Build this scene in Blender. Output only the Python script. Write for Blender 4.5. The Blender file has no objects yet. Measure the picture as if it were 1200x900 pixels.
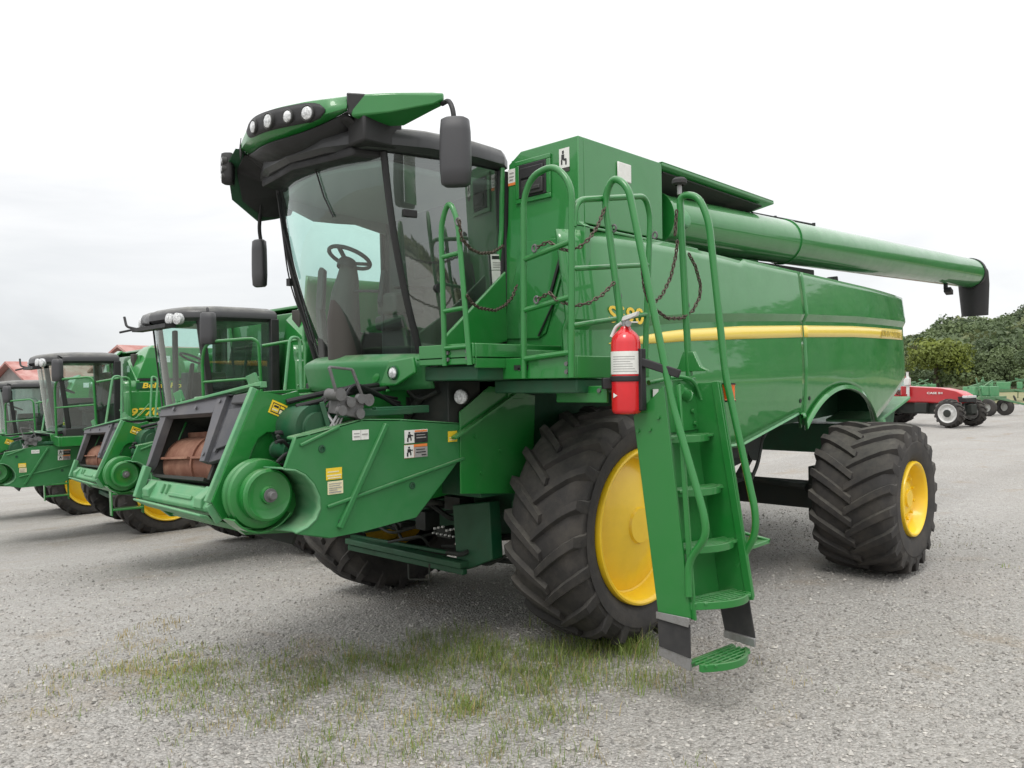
# Combine harvesters parked in a gravel yard.  X forward, Y to the machine's left, Z up.
import bpy, bmesh, math, random
from mathutils import Vector, Matrix
from mathutils.geometry import tessellate_polygon
R = math.radians
scene = bpy.context.scene
COL = scene.collection
V = Vector

# ------------------------------------------------------------------ mesh builder
def fillet(pts, r, n=5):
    pts = [V(p) for p in pts]
    if r <= 0 or len(pts) < 3: return pts
    out = [pts[0]]
    for a, b, c in zip(pts, pts[1:], pts[2:]):
        u, w = a-b, c-b
        d = min(r, u.length*.48, w.length*.48)
        p, q = b+u.normalized()*d, b+w.normalized()*d
        for i in range(n+1):
            t = i/n
            out.append(p*(1-t)**2 + b*2*t*(1-t) + q*t*t)
    out.append(pts[-1])
    return out

class MB:
    def __init__(s): s.v=[]; s.f=[]; s.m=[]
    def add(s, vs, fs, mi=0):
        o=len(s.v); s.v += [tuple(p) for p in vs]
        for f in fs: s.f.append([o+i for i in f]); s.m.append(mi)
        return s
    def box(s, x0,x1,y0,y1,z0,z1, mi=0):
        return s.add([(x0,y0,z0),(x1,y0,z0),(x1,y1,z0),(x0,y1,z0),(x0,y0,z1),(x1,y0,z1),(x1,y1,z1),(x0,y1,z1)],
              [(3,2,1,0),(4,5,6,7),(0,1,5,4),(1,2,6,5),(2,3,7,6),(3,0,4,7)], mi)
    def obox(s, c, a, b, d, mi=0):
        c,a,b,d=V(c),V(a),V(b),V(d)
        vs=[c-a-b-d,c+a-b-d,c+a+b-d,c-a+b-d,c-a-b+d,c+a-b+d,c+a+b+d,c-a+b+d]
        if a.cross(b).dot(d)<0: vs=vs[4:]+vs[:4]
        return s.add(vs,[(3,2,1,0),(4,5,6,7),(0,1,5,4),(1,2,6,5),(2,3,7,6),(3,0,4,7)],mi)
    def prism(s, pts, ex, mi=0):
        pts=[V(p) for p in pts]; ex=V(ex); n=len(pts)
        nrm=V((0,0,0))
        for i in range(n): nrm += pts[i].cross(pts[(i+1)%n])
        if nrm.dot(ex)<0: pts=pts[::-1]
        caps=[list(range(n))[::-1], list(range(n,2*n))]
        if n>5:
            nn=V((0,0,0))
            for i in range(n): nn += pts[i].cross(pts[(i+1)%n])
            tri=[]
            for t in tessellate_polygon([pts]):
                a,b_,c=t
                if (pts[b_]-pts[a]).cross(pts[c]-pts[a]).dot(nn)<0: a,c=c,a
                tri.append((a,b_,c))
            caps=[t[::-1] for t in tri]+[tuple(n+q for q in t) for t in tri]
        return s.add(pts+[p+ex for p in pts],
            caps+[(i,(i+1)%n,n+(i+1)%n,n+i) for i in range(n)],mi)
    def bar(s,a,b,w,h,up=(0,0,1),mi=0):
        a,b=V(a),V(b); d=b-a; u=V(up); x=d.cross(u)
        if x.length<1e-5: x=d.cross(V((1,0,0)))
        x.normalize(); u=x.cross(d).normalized()
        return s.obox((a+b)/2,d/2,x*w/2,u*h/2,mi)
    def tube(s,pts,r,n=10,fil=0,closed=False,mi=0,caps=True):
        if isinstance(r,(list,tuple)): fil=0
        pts=fillet(pts,fil) if not closed else [V(p) for p in pts]
        m=len(pts)
        if m<2: return s
        T=[]
        for i in range(m):
            if closed: t=pts[(i+1)%m]-pts[i-1]
            else: t=pts[min(i+1,m-1)]-pts[max(i-1,0)]
            if t.length<1e-9: t=V((0,0,1))
            T.append(t.normalized())
        up=V((0,0,1)) if abs(T[0].z)<.9 else V((1,0,0))
        x=T[0].cross(up).normalized(); vs=[]
        for i in range(m):
            x=(x-T[i]*x.dot(T[i]))
            if x.length<1e-6: x=T[i].orthogonal()
            x.normalize(); y=T[i].cross(x)
            rr=r[i] if isinstance(r,(list,tuple)) else r
            for k in range(n):
                a=2*math.pi*k/n; vs.append(pts[i]+(x*math.cos(a)+y*math.sin(a))*rr)
        fs=[]
        for i in range(m if closed else m-1):
            j=(i+1)%m
            for k in range(n):
                l=(k+1)%n; fs.append((i*n+k,j*n+k,j*n+l,i*n+l)[::-1])
        if not closed and caps: fs += [list(range(n))[::1], list(range((m-1)*n,m*n))[::-1]]
        return s.add(vs,fs,mi)
    def cyl(s,a,b,r,r2=None,n=24,mi=0):
        return s.tube([a,b],[r,r if r2 is None else r2],n=n,mi=mi)
    def lathe(s,prof,o,axis,n=48,mi=0,closed=False):
        o=V(o); ax=V(axis).normalized(); x=ax.orthogonal().normalized(); y=ax.cross(x)
        vs=[];m=len(prof)
        for (h,r) in prof:
            for k in range(n):
                a=2*math.pi*k/n; vs.append(o+ax*h+(x*math.cos(a)+y*math.sin(a))*max(r,1e-4))
        fs=[]
        for i in range(m-1):
            for k in range(n):
                l=(k+1)%n; fs.append((i*n+k,i*n+l,(i+1)*n+l,(i+1)*n+k))
        return s.add(vs,fs,mi)
    def grid(s,rows,mi=0,flip=False):
        n=len(rows[0]); vs=[p for r in rows for p in r]; fs=[]
        for i in range(len(rows)-1):
            for k in range(n-1):
                f=(i*n+k,i*n+k+1,(i+1)*n+k+1,(i+1)*n+k); fs.append(f[::-1] if flip else f)
        return s.add(vs,fs,mi)
    def build(s,name,mats,parent=None,smooth=35,bevel=0,solid=0,seg=2,recalc=False):
        me=bpy.data.meshes.new(name); me.from_pydata(s.v,[],s.f)
        if not isinstance(mats,(list,tuple)): mats=[mats]
        for m in mats: me.materials.append(m)
        if len(mats)>1: me.polygons.foreach_set('material_index',s.m)
        if recalc:
            b=bmesh.new(); b.from_mesh(me); bmesh.ops.recalc_face_normals(b,faces=b.faces); b.to_mesh(me); b.free()
        me.update()
        if smooth:
            me.polygons.foreach_set('use_smooth',[True]*len(me.polygons))
            if not bevel: me.set_sharp_from_angle(angle=R(smooth))
            else: me.set_sharp_from_angle(angle=R(smooth))
        o=bpy.data.objects.new(name,me); COL.objects.link(o)
        if parent: o.parent=parent
        if solid:
            md=o.modifiers.new('solid','SOLIDIFY'); md.thickness=abs(solid); md.offset=-1 if solid>0 else 1
        if bevel:
            md=o.modifiers.new('bevel','BEVEL'); md.width=bevel; md.segments=seg; md.limit_method='ANGLE'; md.angle_limit=R(40)
        return o

def build_each(mb,name,mats,parent,per=1,**kw):
    """every loose piece becomes a part of its own (per = pieces that belong together)"""
    n=len(mb.v); fa=list(range(n))
    def find(a):
        while fa[a]!=a: fa[a]=fa[fa[a]]; a=fa[a]
        return a
    for f in mb.f:
        for q in f[1:]: fa[find(q)]=find(f[0])
    isl={}
    for f,m in zip(mb.f,mb.m): isl.setdefault(find(f[0]),[]).append((f,m))
    out=[]; keys=list(isl)
    for i in range(0,len(keys),per):
        b=MB(); mp={}
        for k in keys[i:i+per]:
            for f,m in isl[k]:
                for q in f:
                    if q not in mp: mp[q]=len(b.v); b.v.append(mb.v[q])
                b.f.append([mp[q] for q in f]); b.m.append(m)
        out.append(b.build(name,mats,parent,**kw))
    return out

def tag(o,label=None,cat=None,group=None,kind=None):
    if label: o['label']=label
    if cat: o['category']=cat
    if group: o['group']=group
    if kind: o['kind']=kind
    return o
def empty(name,loc=(0,0,0),rz=0,parent=None):
    o=bpy.data.objects.new(name,None); COL.objects.link(o); o.location=loc; o.rotation_euler=(0,0,rz)
    o.empty_display_size=.1
    if parent: o.parent=parent
    return o
def copy_tree(o,parent=None):
    c=o.copy(); COL.objects.link(c)
    if parent: c.parent=parent
    for ch in list(o.children): copy_tree(ch,c)
    return c
def text_mb(mb,body,size,o,ux,uz,depth=.004,shear=0,mi=0,bold=0.0,width=None):
    cu=bpy.data.curves.new('t','FONT'); cu.body=body; cu.size=size; cu.shear=shear; cu.offset=bold; cu.extrude=depth/2
    cu.align_x='LEFT'; cu.resolution_u=3
    ob=bpy.data.objects.new('t',cu); COL.objects.link(ob)
    dg=bpy.context.evaluated_depsgraph_get(); me=bpy.data.meshes.new_from_object(ob.evaluated_get(dg))
    bpy.data.objects.remove(ob); bpy.data.curves.remove(cu)
    ux=V(ux).normalized(); uz=V(uz).normalized(); n=ux.cross(uz); o=V(o)
    k=1
    if width: k=width/max(.001,max(v.co.x for v in me.vertices)-min(v.co.x for v in me.vertices))
    mb.add([o+ux*v.co.x*k+uz*v.co.y+n*v.co.z for v in me.vertices],[list(p.vertices) for p in me.polygons],mi)
    bpy.data.meshes.remove(me)
def sticker(name,parent,o,ux,uz,w,h,layers,mats):
    """a decal: o = lower left corner, layers = (u0,u1,v0,v1,material index), each 1.2 mm proud of the one below"""
    mb=MB(); o=V(o); ux=V(ux).normalized(); uz=V(uz); uz=(uz-ux*uz.dot(ux)).normalized(); n=ux.cross(uz)
    for i,(a,b,c,d,mi) in enumerate(layers):
        lvl=0 if i==0 else (1 if i<3 else 2)
        t=.002+lvl*.0014+i*.00008
        mb.obox(o+ux*w*(a+b)/2+uz*h*(c+d)/2+n*t/2, ux*w*(b-a)/2, uz*h*(d-c)/2, n*t/2, mi)
    return mb.build(name,mats,parent,smooth=0)

# ------------------------------------------------------------------ materials
def mat(name,col,rough=.5,metal=0,coat=0,coat_r=.08,spec=.5,dirt=None,dirt_amt=.3,dirt_scale=4,bump=0,bump_scale=60,var=0,var_scale=3,dust_up=0,rvar=0):
    m=bpy.data.materials.new(name); m.use_nodes=True; nt=m.node_tree; N=nt.nodes; L=nt.links
    p=N['Principled BSDF']
    p.inputs['Base Color'].default_value=(*col,1); p.inputs['Roughness'].default_value=rough; p.inputs['Metallic'].default_value=metal
    p.inputs['Coat Weight'].default_value=coat; p.inputs['Coat Roughness'].default_value=coat_r; p.inputs['Specular IOR Level'].default_value=spec
    tc=N.new('ShaderNodeTexCoord'); src=None
    def noise(sc,det=5,ro=.6):
        n=N.new('ShaderNodeTexNoise'); n.inputs['Scale'].default_value=sc; n.inputs['Detail'].default_value=det; n.inputs['Roughness'].default_value=ro
        L.new(tc.outputs['Object'],n.inputs['Vector']); return n
    cur=None
    def mixc(fac,a,b):
        x=N.new('ShaderNodeMix'); x.data_type='RGBA'
        if hasattr(fac,'node'): L.new(fac,x.inputs['Factor'])
        else: x.inputs['Factor'].default_value=fac
        for i,q in ((6,a),(7,b)):
            if hasattr(q,'node'): L.new(q,x.inputs[i])
            else: x.inputs[i].default_value=(*q,1)
        return x.outputs[2]
    def ramp(o,a,b,va=0,vb=1):
        r=N.new('ShaderNodeMapRange'); L.new(o,r.inputs[0]); r.inputs[1].default_value=a; r.inputs[2].default_value=b; r.inputs[3].default_value=va; r.inputs[4].default_value=vb; return r.outputs[0]
    if var:
        n=noise(var_scale); cur=mixc(ramp(n.outputs[0],.3,.7),tuple(c*(1-var) for c in col),tuple(min(1,c*(1+var)) for c in col))
    if dirt:
        n=noise(dirt_scale,8,.7); f=ramp(n.outputs[0],.42,.75,0,dirt_amt)
        cur=mixc(f,cur if cur is not None else col,dirt)
        L.new(ramp(n.outputs[0],.4,.75,rough,min(1,rough+.35)),p.inputs['Roughness'])
    if dust_up:
        g=N.new('ShaderNodeNewGeometry'); sp=N.new('ShaderNodeSeparateXYZ'); L.new(g.outputs['Normal'],sp.inputs[0])
        n=noise(9,6,.7); mm=N.new('ShaderNodeMath'); mm.operation='MULTIPLY'
        L.new(ramp(sp.outputs[2],.35,.95,0,dust_up),mm.inputs[0]); L.new(ramp(n.outputs[0],.3,.65),mm.inputs[1])
        cur=mixc(mm.outputs[0],cur if cur is not None else col,(.33,.32,.26))
    if rvar:
        n=noise(2.2,6,.7); L.new(ramp(n.outputs[0],.3,.75,max(.02,rough-rvar),rough+rvar),p.inputs['Roughness'])
    if cur is not None: L.new(cur,p.inputs['Base Color'])
    if bump:
        n=noise(bump_scale,4); b=N.new('ShaderNodeBump'); b.inputs['Strength'].default_value=bump; b.inputs['Distance'].default_value=.01
        L.new(n.outputs[0],b.inputs['Height']); L.new(b.outputs[0],p.inputs['Normal'])
    return m
M={}
M['green']=mat('green_paint',(.011,.172,.026),.32,coat=.5,coat_r=.06,dirt=(.05,.16,.06),dirt_amt=.22,dirt_scale=2.5,dust_up=.25)
M['panel']=mat('green_panel',(.011,.185,.028),.34,coat=.9,coat_r=.035,var=.06,var_scale=1.2,dirt=(.05,.17,.06),dirt_amt=.35,dirt_scale=1.7,bump=.22,bump_scale=2.2,dust_up=.15)
M['shield']=mat('weathered_green_plastic',(.018,.165,.040),.45,coat=.12,coat_r=.3,dirt=(.10,.22,.12),dirt_amt=.28,dirt_scale=3,dust_up=.4,bump=.05,bump_scale=40)
M['palegreen']=mat('pale_lit_green',(.08,.27,.12),.5,dirt=(.25,.36,.22),dirt_amt=.5,dirt_scale=7,dust_up=.25)  # lighter green paint; carries sky light on upturned faces in its colour
M['frame']=mat('dirty_frame_green',(.006,.075,.028),.5,dirt=(.05,.07,.045),dirt_amt=.6,dirt_scale=4)
M['yellow']=mat('wheel_yellow',(.86,.56,.010),.35,coat=.4,coat_r=.15,dirt=(.55,.36,.05),dirt_amt=.3,dirt_scale=3.5)
M['stripe']=mat('stripe_yellow',(.88,.66,.10),.3,coat=.6,coat_r=.1)
M['letter']=mat('letter_yellow',(.85,.58,.06),.4)
M['black']=mat('black_plastic',(.010,.010,.011),.5,dirt=(.05,.048,.042),dirt_amt=.3,dirt_scale=5)
M['dark']=mat('grimy_shaded_metal',(.012,.017,.014),.6,dirt=(.05,.045,.035),dirt_amt=.6,dirt_scale=5)  # also put in as shade in the feeder mouth and under the tank cover
M['roof']=mat('roof_charcoal',(.028,.029,.031),.4,coat=.2,dust_up=.35,dirt=(.07,.068,.062),dirt_amt=.3)
M['grey']=mat('grey_plastic',(.085,.085,.095),.5,dirt=(.2,.19,.18),dirt_amt=.45,dirt_scale=6,dust_up=.12)
M['slate']=mat('slate_plastic',(.042,.044,.052),.5,dirt=(.16,.155,.15),dirt_amt=.45,dirt_scale=7)
M['mirror']=mat('mirror_housing',(.045,.045,.048),.5,bump=.06,bump_scale=160,dust_up=.15)
M['rubber']=mat('tyre_rubber',(.028,.026,.025),.78,dirt=(.09,.08,.068),dirt_amt=.8,dirt_scale=4,bump=.25,bump_scale=70,dust_up=.2)
M['flap']=mat('rubber_flap',(.022,.022,.023),.7,dirt=(.09,.085,.08),dirt_amt=.5,dirt_scale=6)
M['steel']=mat('dull_steel',(.32,.32,.32),.45,metal=.7,dirt=(.16,.13,.10),dirt_amt=.5,dirt_scale=14)
M['alu']=mat('worn_cast_metal',(.15,.15,.15),.6,metal=.3,dirt=(.1,.09,.08),dirt_amt=.6,dirt_scale=20)
M['rust']=mat('rusty_drum',(.17,.07,.042),.7,dirt=(.36,.21,.14),dirt_amt=.8,dirt_scale=6,bump=.2,bump_scale=40)
M['chain']=mat('brown_chain',(.085,.065,.05),.5,metal=.6)
M['red']=mat('extinguisher_red',(.62,.012,.018),.25,coat=.6,var=.1)
M['white']=mat('white_decal',(.72,.72,.68),.5,dirt=(.5,.5,.45),dirt_amt=.4,dirt_scale=30)
M['cream']=mat('cream_decal',(.72,.66,.42),.5,dirt=(.5,.45,.3),dirt_amt=.4,dirt_scale=30)
M['ydecal']=mat('yellow_decal',(.80,.55,.02),.45,dirt=(.5,.38,.1),dirt_amt=.3,dirt_scale=20)
M['odecal']=mat('orange_decal',(.75,.22,.05),.45)
M['ink']=mat('decal_ink',(.02,.02,.02),.5)
M['inkgrey']=mat('decal_grey',(.30,.29,.28),.5)
M['amber']=mat('amber_lens',(.75,.14,.02),.2,coat=.5)
M['lens']=mat('lamp_lens',(.55,.56,.56),.15,coat=.8,bump=.5,bump_scale=120,var=.55,var_scale=45)
M['chrome']=mat('lamp_reflector',(.8,.8,.8),.15,metal=1)
M['liner']=mat('cab_liner_grey',(.36,.37,.35),.8)
M['trim']=mat('cab_trim_brown',(.045,.040,.034),.65)
M['trimd']=mat('cab_trim_dark',(.03,.03,.028),.6)
M['seat']=mat('seat_fabric',(.045,.045,.042),.85)
M['tractor_red']=mat('tractor_red',(.42,.012,.018),.3,coat=.5,dirt=(.25,.1,.08),dirt_amt=.2)
M['rimwhite']=mat('silver_rim',(.62,.62,.60),.4,dirt=(.35,.33,.3),dirt_amt=.3)
M['roofred']=mat('barn_roof_red',(.33,.13,.11),.7,dirt=(.50,.34,.31),dirt_amt=1,dirt_scale=.8)
M['barnwall']=mat('barn_boards_grey',(.23,.22,.21),.8,dirt=(.12,.11,.1),dirt_amt=.5,dirt_scale=2)
M['impl']=mat('faded_implement_green',(.07,.19,.09),.55,dirt=(.2,.22,.14),dirt_amt=.6,dirt_scale=3)
M['bark']=mat('bark',(.09,.07,.05),.9,bump=.4,bump_scale=30)

def glass(name,tint,ior=1.6,extra=.0):
    m=bpy.data.materials.new(name); m.use_nodes=True; nt=m.node_tree; N=nt.nodes; L=nt.links
    N.remove(N['Principled BSDF']); out=N['Material Output']
    t=N.new('ShaderNodeBsdfTransparent'); t.inputs[0].default_value=(*tint,1)
    g=N.new('ShaderNodeBsdfGlossy'); g.inputs['Roughness'].default_value=.02; g.inputs['Color'].default_value=(.9,.95,.93,1)
    d=N.new('ShaderNodeBsdfDiffuse'); d.inputs[0].default_value=(.35,.36,.33,1)     # film of dust, its grey also standing in for reflected sky
    lw=N.new('ShaderNodeLayerWeight'); lw.inputs[0].default_value=.5
    pw=N.new('ShaderNodeMath'); pw.operation='POWER'; L.new(lw.outputs['Facing'],pw.inputs[0]); pw.inputs[1].default_value=4.2
    f=N.new('ShaderNodeMapRange'); L.new(pw.outputs[0],f.inputs[0]); F0=((ior-1)/(ior+1))**2*1.6; f.inputs[3].default_value=F0; f.inputs[4].default_value=.95
    tc=N.new('ShaderNodeTexCoord'); n=N.new('ShaderNodeTexNoise'); n.inputs['Scale'].default_value=3; n.inputs['Detail'].default_value=7
    L.new(tc.outputs['Object'],n.inputs['Vector'])
    mr=N.new('ShaderNodeMapRange'); L.new(n.outputs[0],mr.inputs[0]); mr.inputs[1].default_value=.35; mr.inputs[2].default_value=.8; mr.inputs[3].default_value=extra*.4; mr.inputs[4].default_value=extra*1.6
    m1=N.new('ShaderNodeMixShader'); L.new(mr.outputs[0],m1.inputs[0]); L.new(t.outputs[0],m1.inputs[1]); L.new(d.outputs[0],m1.inputs[2])
    m2=N.new('ShaderNodeMixShader'); L.new(f.outputs[0],m2.inputs[0]); L.new(m1.outputs[0],m2.inputs[1]); L.new(g.outputs[0],m2.inputs[2])
    L.new(m2.outputs[0],out.inputs[0]); return m
M['wind']=glass('tinted_windscreen',(.76,.95,.90),1.72,.065)
M['glass']=glass('filmy_cab_glass',(.60,.72,.68),2.1,.14)


# ------------------------------------------------------------------ wheels
def tyre_mesh(Rr,W,rf,nl,sweep,lugw,sgn):
    """tyre around the Y axis, outer sidewall at y=0, the tyre lies on the -sgn*Y side"""
    mb=MB()
    def prof(t):      # carcass radius at lateral position t (0..W)
        e=min(t,W-t)
        if e<.10: return Rr-.052-.085*(1-e/.10)**1.7
        return Rr-.052+.006*min(1,(e-.1)/.2)
    P=[(.085,rf-.012),(.035,rf+.012),(.008,rf+.05),(-.012,rf+.11),(-.014,(rf+Rr)/2),(-.006,Rr-.19)]
    P+=[(t,prof(t)) for t in (0.0,.02,.045,.075,.11,.2)]+[(W/2,prof(W/2))]
    P=P+[(W-t,r) for t,r in P[::-1][1:]]
    mb.lathe([(-sgn*t,r) for t,r in P],(0,0,0),(0,1,0),72)
    for side in (0,1):
        for k in range(nl):
            th0=2*math.pi*(k+.5*side)/nl
            st=[]
            for s in (0,.2,.45,.7,.9,1.0,1.06):
                t=(W/2+.035)*(1-min(s,1))+.004*min(s,1)
                th=th0-sweep*(1.15*s-.15*s*s)
                top=Rr-.010-(.034*max(0,(s-.6)/.4)**2); base=prof(max(t,0))-.02
                if s>1: t=-.012; top=Rr-.16; base=Rr-.19
                st.append((t,th,top,base,lugw*(1+.25*s)))
            vs=[]
            for (t,th,top,base,w) in st:
                if side: t=W-t
                for (dr,ww) in ((base,1.5),(top,1.08 if s<1.03 else .8)):
                    for sg in (-1,1):
                        a=th+sg*w*ww/Rr/2
                        vs.append((dr*math.sin(a),-sgn*t,dr*math.cos(a)))
            fs=[]
            for i in range(len(st)-1):
                b=i*4; c=b+4
                fs+=[(b,c,c+2,b+2),(b+2,c+2,c+3,b+3),(b+3,c+3,c+1,b+1)]
            fs+=[(0,2,3,1),((len(st)-1)*4,(len(st)-1)*4+1,(len(st)-1)*4+3,(len(st)-1)*4+2)]
            mb.add(vs,fs)
    return mb
def rim_mesh(rf,sgn,depth,style):
    mb=MB(); q=lambda L:[(-sgn*t,r) for t,r in L]
    P=[(.06,rf+.008),(.012,rf+.012),(-.006,rf+.006),(-.010,rf-.008),(-.002,rf-.022),(.02,rf-.034),(depth*.8,rf-.052),(depth,rf-.062)]
    if style=='dome': P+=[(depth+.006,rf-.075),(depth-.006,rf-.10),(depth-.05,rf*.62),(depth-.085,rf*.34),(depth-.095,.14),(depth-.115,.13),(depth-.115,.0)]
    else: P+=[(depth+.01,rf-.08),(depth+.012,rf*.62),(depth-.01,rf*.55),(depth-.02,.17),(depth-.05,.16),(depth-.06,.09),(depth-.08,.085),(depth-.08,0)]
    mb.lathe(q(P),(0,0,0),(0,1,0),64)
    for k in range(10):
        a=2*math.pi*k/10; r=.165 if style=='dome' else .21
        c=V((r*math.sin(a),-sgn*(depth-.02),r*math.cos(a)))
        mb.cyl(c,c+V((0,sgn*(.04 if style!='dome' else .0),0)),.016,n=6)
    b=MB(); b.lathe(q([(W_,r_) for W_,r_ in ((depth+.25,rf-.07),(depth+.02,rf-.066))]),(0,0,0),(0,1,0),32)
    mb.add(b.v,b.f); return mb
def make_wheel(parent,x,y,sgn,Rr,W,rf,nl,sweep,lugw,depth,style,z=0):
    w=empty('wheel',(x,y,Rr+z),0,parent)
    w.rotation_euler=(0,random.uniform(0,.3),0)
    tyre_mesh(Rr,W,rf,nl,sweep,lugw,sgn).build('tyre',M['rubber'],w,smooth=28,recalc=True)
    rim_mesh(rf,sgn,depth,style).build('rim',M['yellow'],w,smooth=40,recalc=True)
    return w


# ------------------------------------------------------------------ shared front end: feeder house, pulley, drive shield
def lerp(a,b,t): return V(a)*(1-t)+V(b)*t
BR,BL,TR,TL=V((2.80,-.53,1.225)),V((2.80,.53,1.215)),V((2.62,-.56,1.85)),V((2.465,.545,1.99))
FN=V((.905,.03,.42)).normalized()
def Q(u,v,d=0): return lerp(lerp(BR,BL,u),lerp(TR,TL,u),v)+FN*d
def quadslab(mb,q,d0,d1,mi=0):          # q = [(u,v)*4] counter-clockwise seen from the front
    mb.prism([Q(u,v,d0) for u,v in q],FN*(d1-d0),mi)
def feeder_house(root,full=True):
    # body of the feeder house
    b=MB()
    for y0,y1 in ((-.56,-.52),(.50,.56)):
        b.prism([(2.74,y0,1.20),(2.40,y0,1.93),(2.15,y0,1.95),(.85,y0,2.0),(.85,y0,1.15),(2.2,y0,1.04),(2.6,y0,1.08)],(0,y1-y0,0))
    b.prism([(2.12,-.52,1.86),(.85,-.52,1.95),(.85,-.52,1.99),(2.12,-.52,1.90)],(0,1.02,0))
    b.prism([(2.6,-.52,1.09),(.85,-.52,1.16),(.85,-.52,1.20),(2.6,-.52,1.13)],(0,1.02,0))
    fh=b.build('feeder_house',M['green'],root,bevel=.006)
    # floor and back of the mouth, dark lining put in for its inner shade
    b=MB()
    quadslab(b,[(.0,.0),(1,.0),(1,1),(0,1)],-.62,-.60)
    quadslab(b,[(.05,.26),(.70,.26),(.70,.29),(.05,.29)],-.60,-.02)
    for u0,u1 in ((.0,.03),(.72,.75)): quadslab(b,[(u0,.28),(u1,.28),(u1,.97),(u0,.97)],-.60,-.03)
    quadslab(b,[(.0,.94),(.75,.94),(.75,.97),(.0,.97)],-.60,-.03)
    for y0 in (-.518,.492): b.prism([(2.73,y0,1.21),(2.39,y0,1.92),(2.15,y0,1.94),(.9,y0,1.95),(.9,y0,1.2),(2.2,y0,1.10),(2.6,y0,1.14)],(0,.008,0))  # thin dark sheets over the green walls, painting the shade inside
    b.prism([(2.38,-.51,1.90),(.9,-.51,1.93),(.9,-.51,1.935),(2.38,-.51,1.905)],(0,1.0,0))
    b.build('throat',M['dark'],fh)
    # sill: green lip, coloured paler for the sky it faces, with steps and cut-outs
    b=MB()
    b.prism([Q(0,.27,-.10),Q(0,.22,.00),Q(0,.03,.03),Q(0,.0,.015),Q(0,.0,-.12),Q(0,.24,-.14)],Q(.985,.1)-Q(0,.1))
    b.prism([Q(.02,.0,.01),Q(.02,-.015,.07),Q(.02,-.035,.07),Q(.02,-.05,-.05)],Q(.97,0)-Q(.02,0))
    for u in (.08,.80): b.prism([Q(u,.22,.0),Q(u,.10,.055),Q(u,.03,.035),Q(u,.05,.0)],Q(.09+u,.1)-Q(u,.1))
    for u0,u1,v0,v1 in ((.3,.32,.10,.19),(.36,.38,.10,.19),(.42,.72,.085,.12),(.78,.80,.03,.12)): quadslab(b,[(u0,v0),(u1,v0),(u1,v1),(u0,v1)],.0,.034)
    # diagonal leg up the far side
    b.prism([Q(.0,.0,.02),Q(.045,.0,.02),Q(.06,.34,.01),Q(.01,.34,.01)],FN*.05)
    b.build('sill',M['palegreen'],fh,bevel=.006)
    # grey liner round the mouth
    b=MB()
    quadslab(b,[(.69,.40),(.745,.40),(.735,.965),(.64,.965)],-.02,.045)
    quadslab(b,[(.03,.885),(.64,.83),(.64,.965),(.03,.975)],-.02,.04)
    quadslab(b,[(.0,.30),(.045,.38),(.095,.885),(.03,.885)],-.03,.03)
    b.prism([Q(.69,.40,.04),Q(.64,.83,.04),Q(.62,.80,-.22),Q(.66,.43,-.22)],Q(.70,.5)-Q(.685,.5))
    b.prism([Q(.04,.965,.04),Q(.77,.96,.04),Q(.77,1.0,-.04),Q(.04,1.0,-.04)],FN*.02)
    for u,v in ((.69,.92),(.715,.46),(.45,.90),(.2,.93)): b.cyl(Q(u,v,.04),Q(u,v,.055),.012,n=8)
    b.build('mouth_liner',M['grey'],fh,bevel=.012,seg=3)
    b=MB(); b.prism([Q(.745,.40,-.02),Q(.985,.46,-.02),Q(.985,.965,-.02),Q(.735,.965,-.02)],FN*.035); b.prism([Q(.80,.50,.015),Q(.96,.55,.015),Q(.95,.84,.015),Q(.79,.84,.015)],FN*.02)
    for u,v in ((.94,.9),(.95,.56),(.8,.5)): b.cyl(Q(u,v,.022),Q(u,v,.034),.012,n=8)
    b.build('liner_cheek',M['slate'],fh,bevel=.01,seg=3)
    b=MB()                                      # crumpled rubber flap corner at top left
    b.prism([Q(.80,.88,.024),Q(.96,.86,.028),Q(.98,.95,.03),Q(.80,.96,.026)],FN*.02)
    b.build('corner_flap',M['mirror'],fh,bevel=.01)
    # conveyor drum
    a,c=Q(.03,.52,-.27),Q(.99,.52,-.27)
    b=MB(); b.cyl(a,c,.20,n=36)
    ax=(c-a).normalized(); x=ax.orthogonal().normalized(); y=ax.cross(x)
    for k in range(5):
        an=k*2*math.pi/5+.5
        for t0,t1 in ((.02,.36),(.4,.7)):
            p=lerp(a,c,t0); q=lerp(a,c,t1); d=(x*math.cos(an)+y*math.sin(an)); e=ax.cross(d)
            b.obox((p+q)/2+d*.212,(q-p)/2,d*.020,e*.008)
    for t in (.37,.72): b.cyl(lerp(a,c,t),lerp(a,c,t+.02),.214,n=36)
    b.build('conveyor_drum',M['rust'],fh,smooth=30)
    # top rim with two latch ears
    b=MB()
    b.prism([Q(-.02,.96,.03),Q(1.0,.99,.04),Q(1.0,1.03,-.02),Q(-.02,1.0,-.03)],FN*.02)
    b.bar(Q(-.03,.99,.0),Q(1,1.03,.0),.05,.04)
    for u in (.16,.90):
        p=Q(u,1.03,.0)
        b.obox(p+V((0,0,.045)),(.01,.0,.0),(0,.055,.012),(.012,0,.035)); b.bar(p+V((0,-.04,-.03)),p+V((0,-.04,.03)),.014,.014); b.bar(p+V((0,.04,-.03)),p+V((0,.04,.03)),.014,.014)
    b.build('top_rim',M['palegreen'],fh,bevel=.004)
    # big flanged side cheek with a round bite for the pulley
    cy=.60; C0=V((2.53,cy,1.40)); arc=[]
    for k in range(13):
        a=R(150-k*11.5); arc.append(V((C0.x+.30*math.cos(a)*-1, cy, C0.z+.33*math.sin(a))))
    b=MB()
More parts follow.
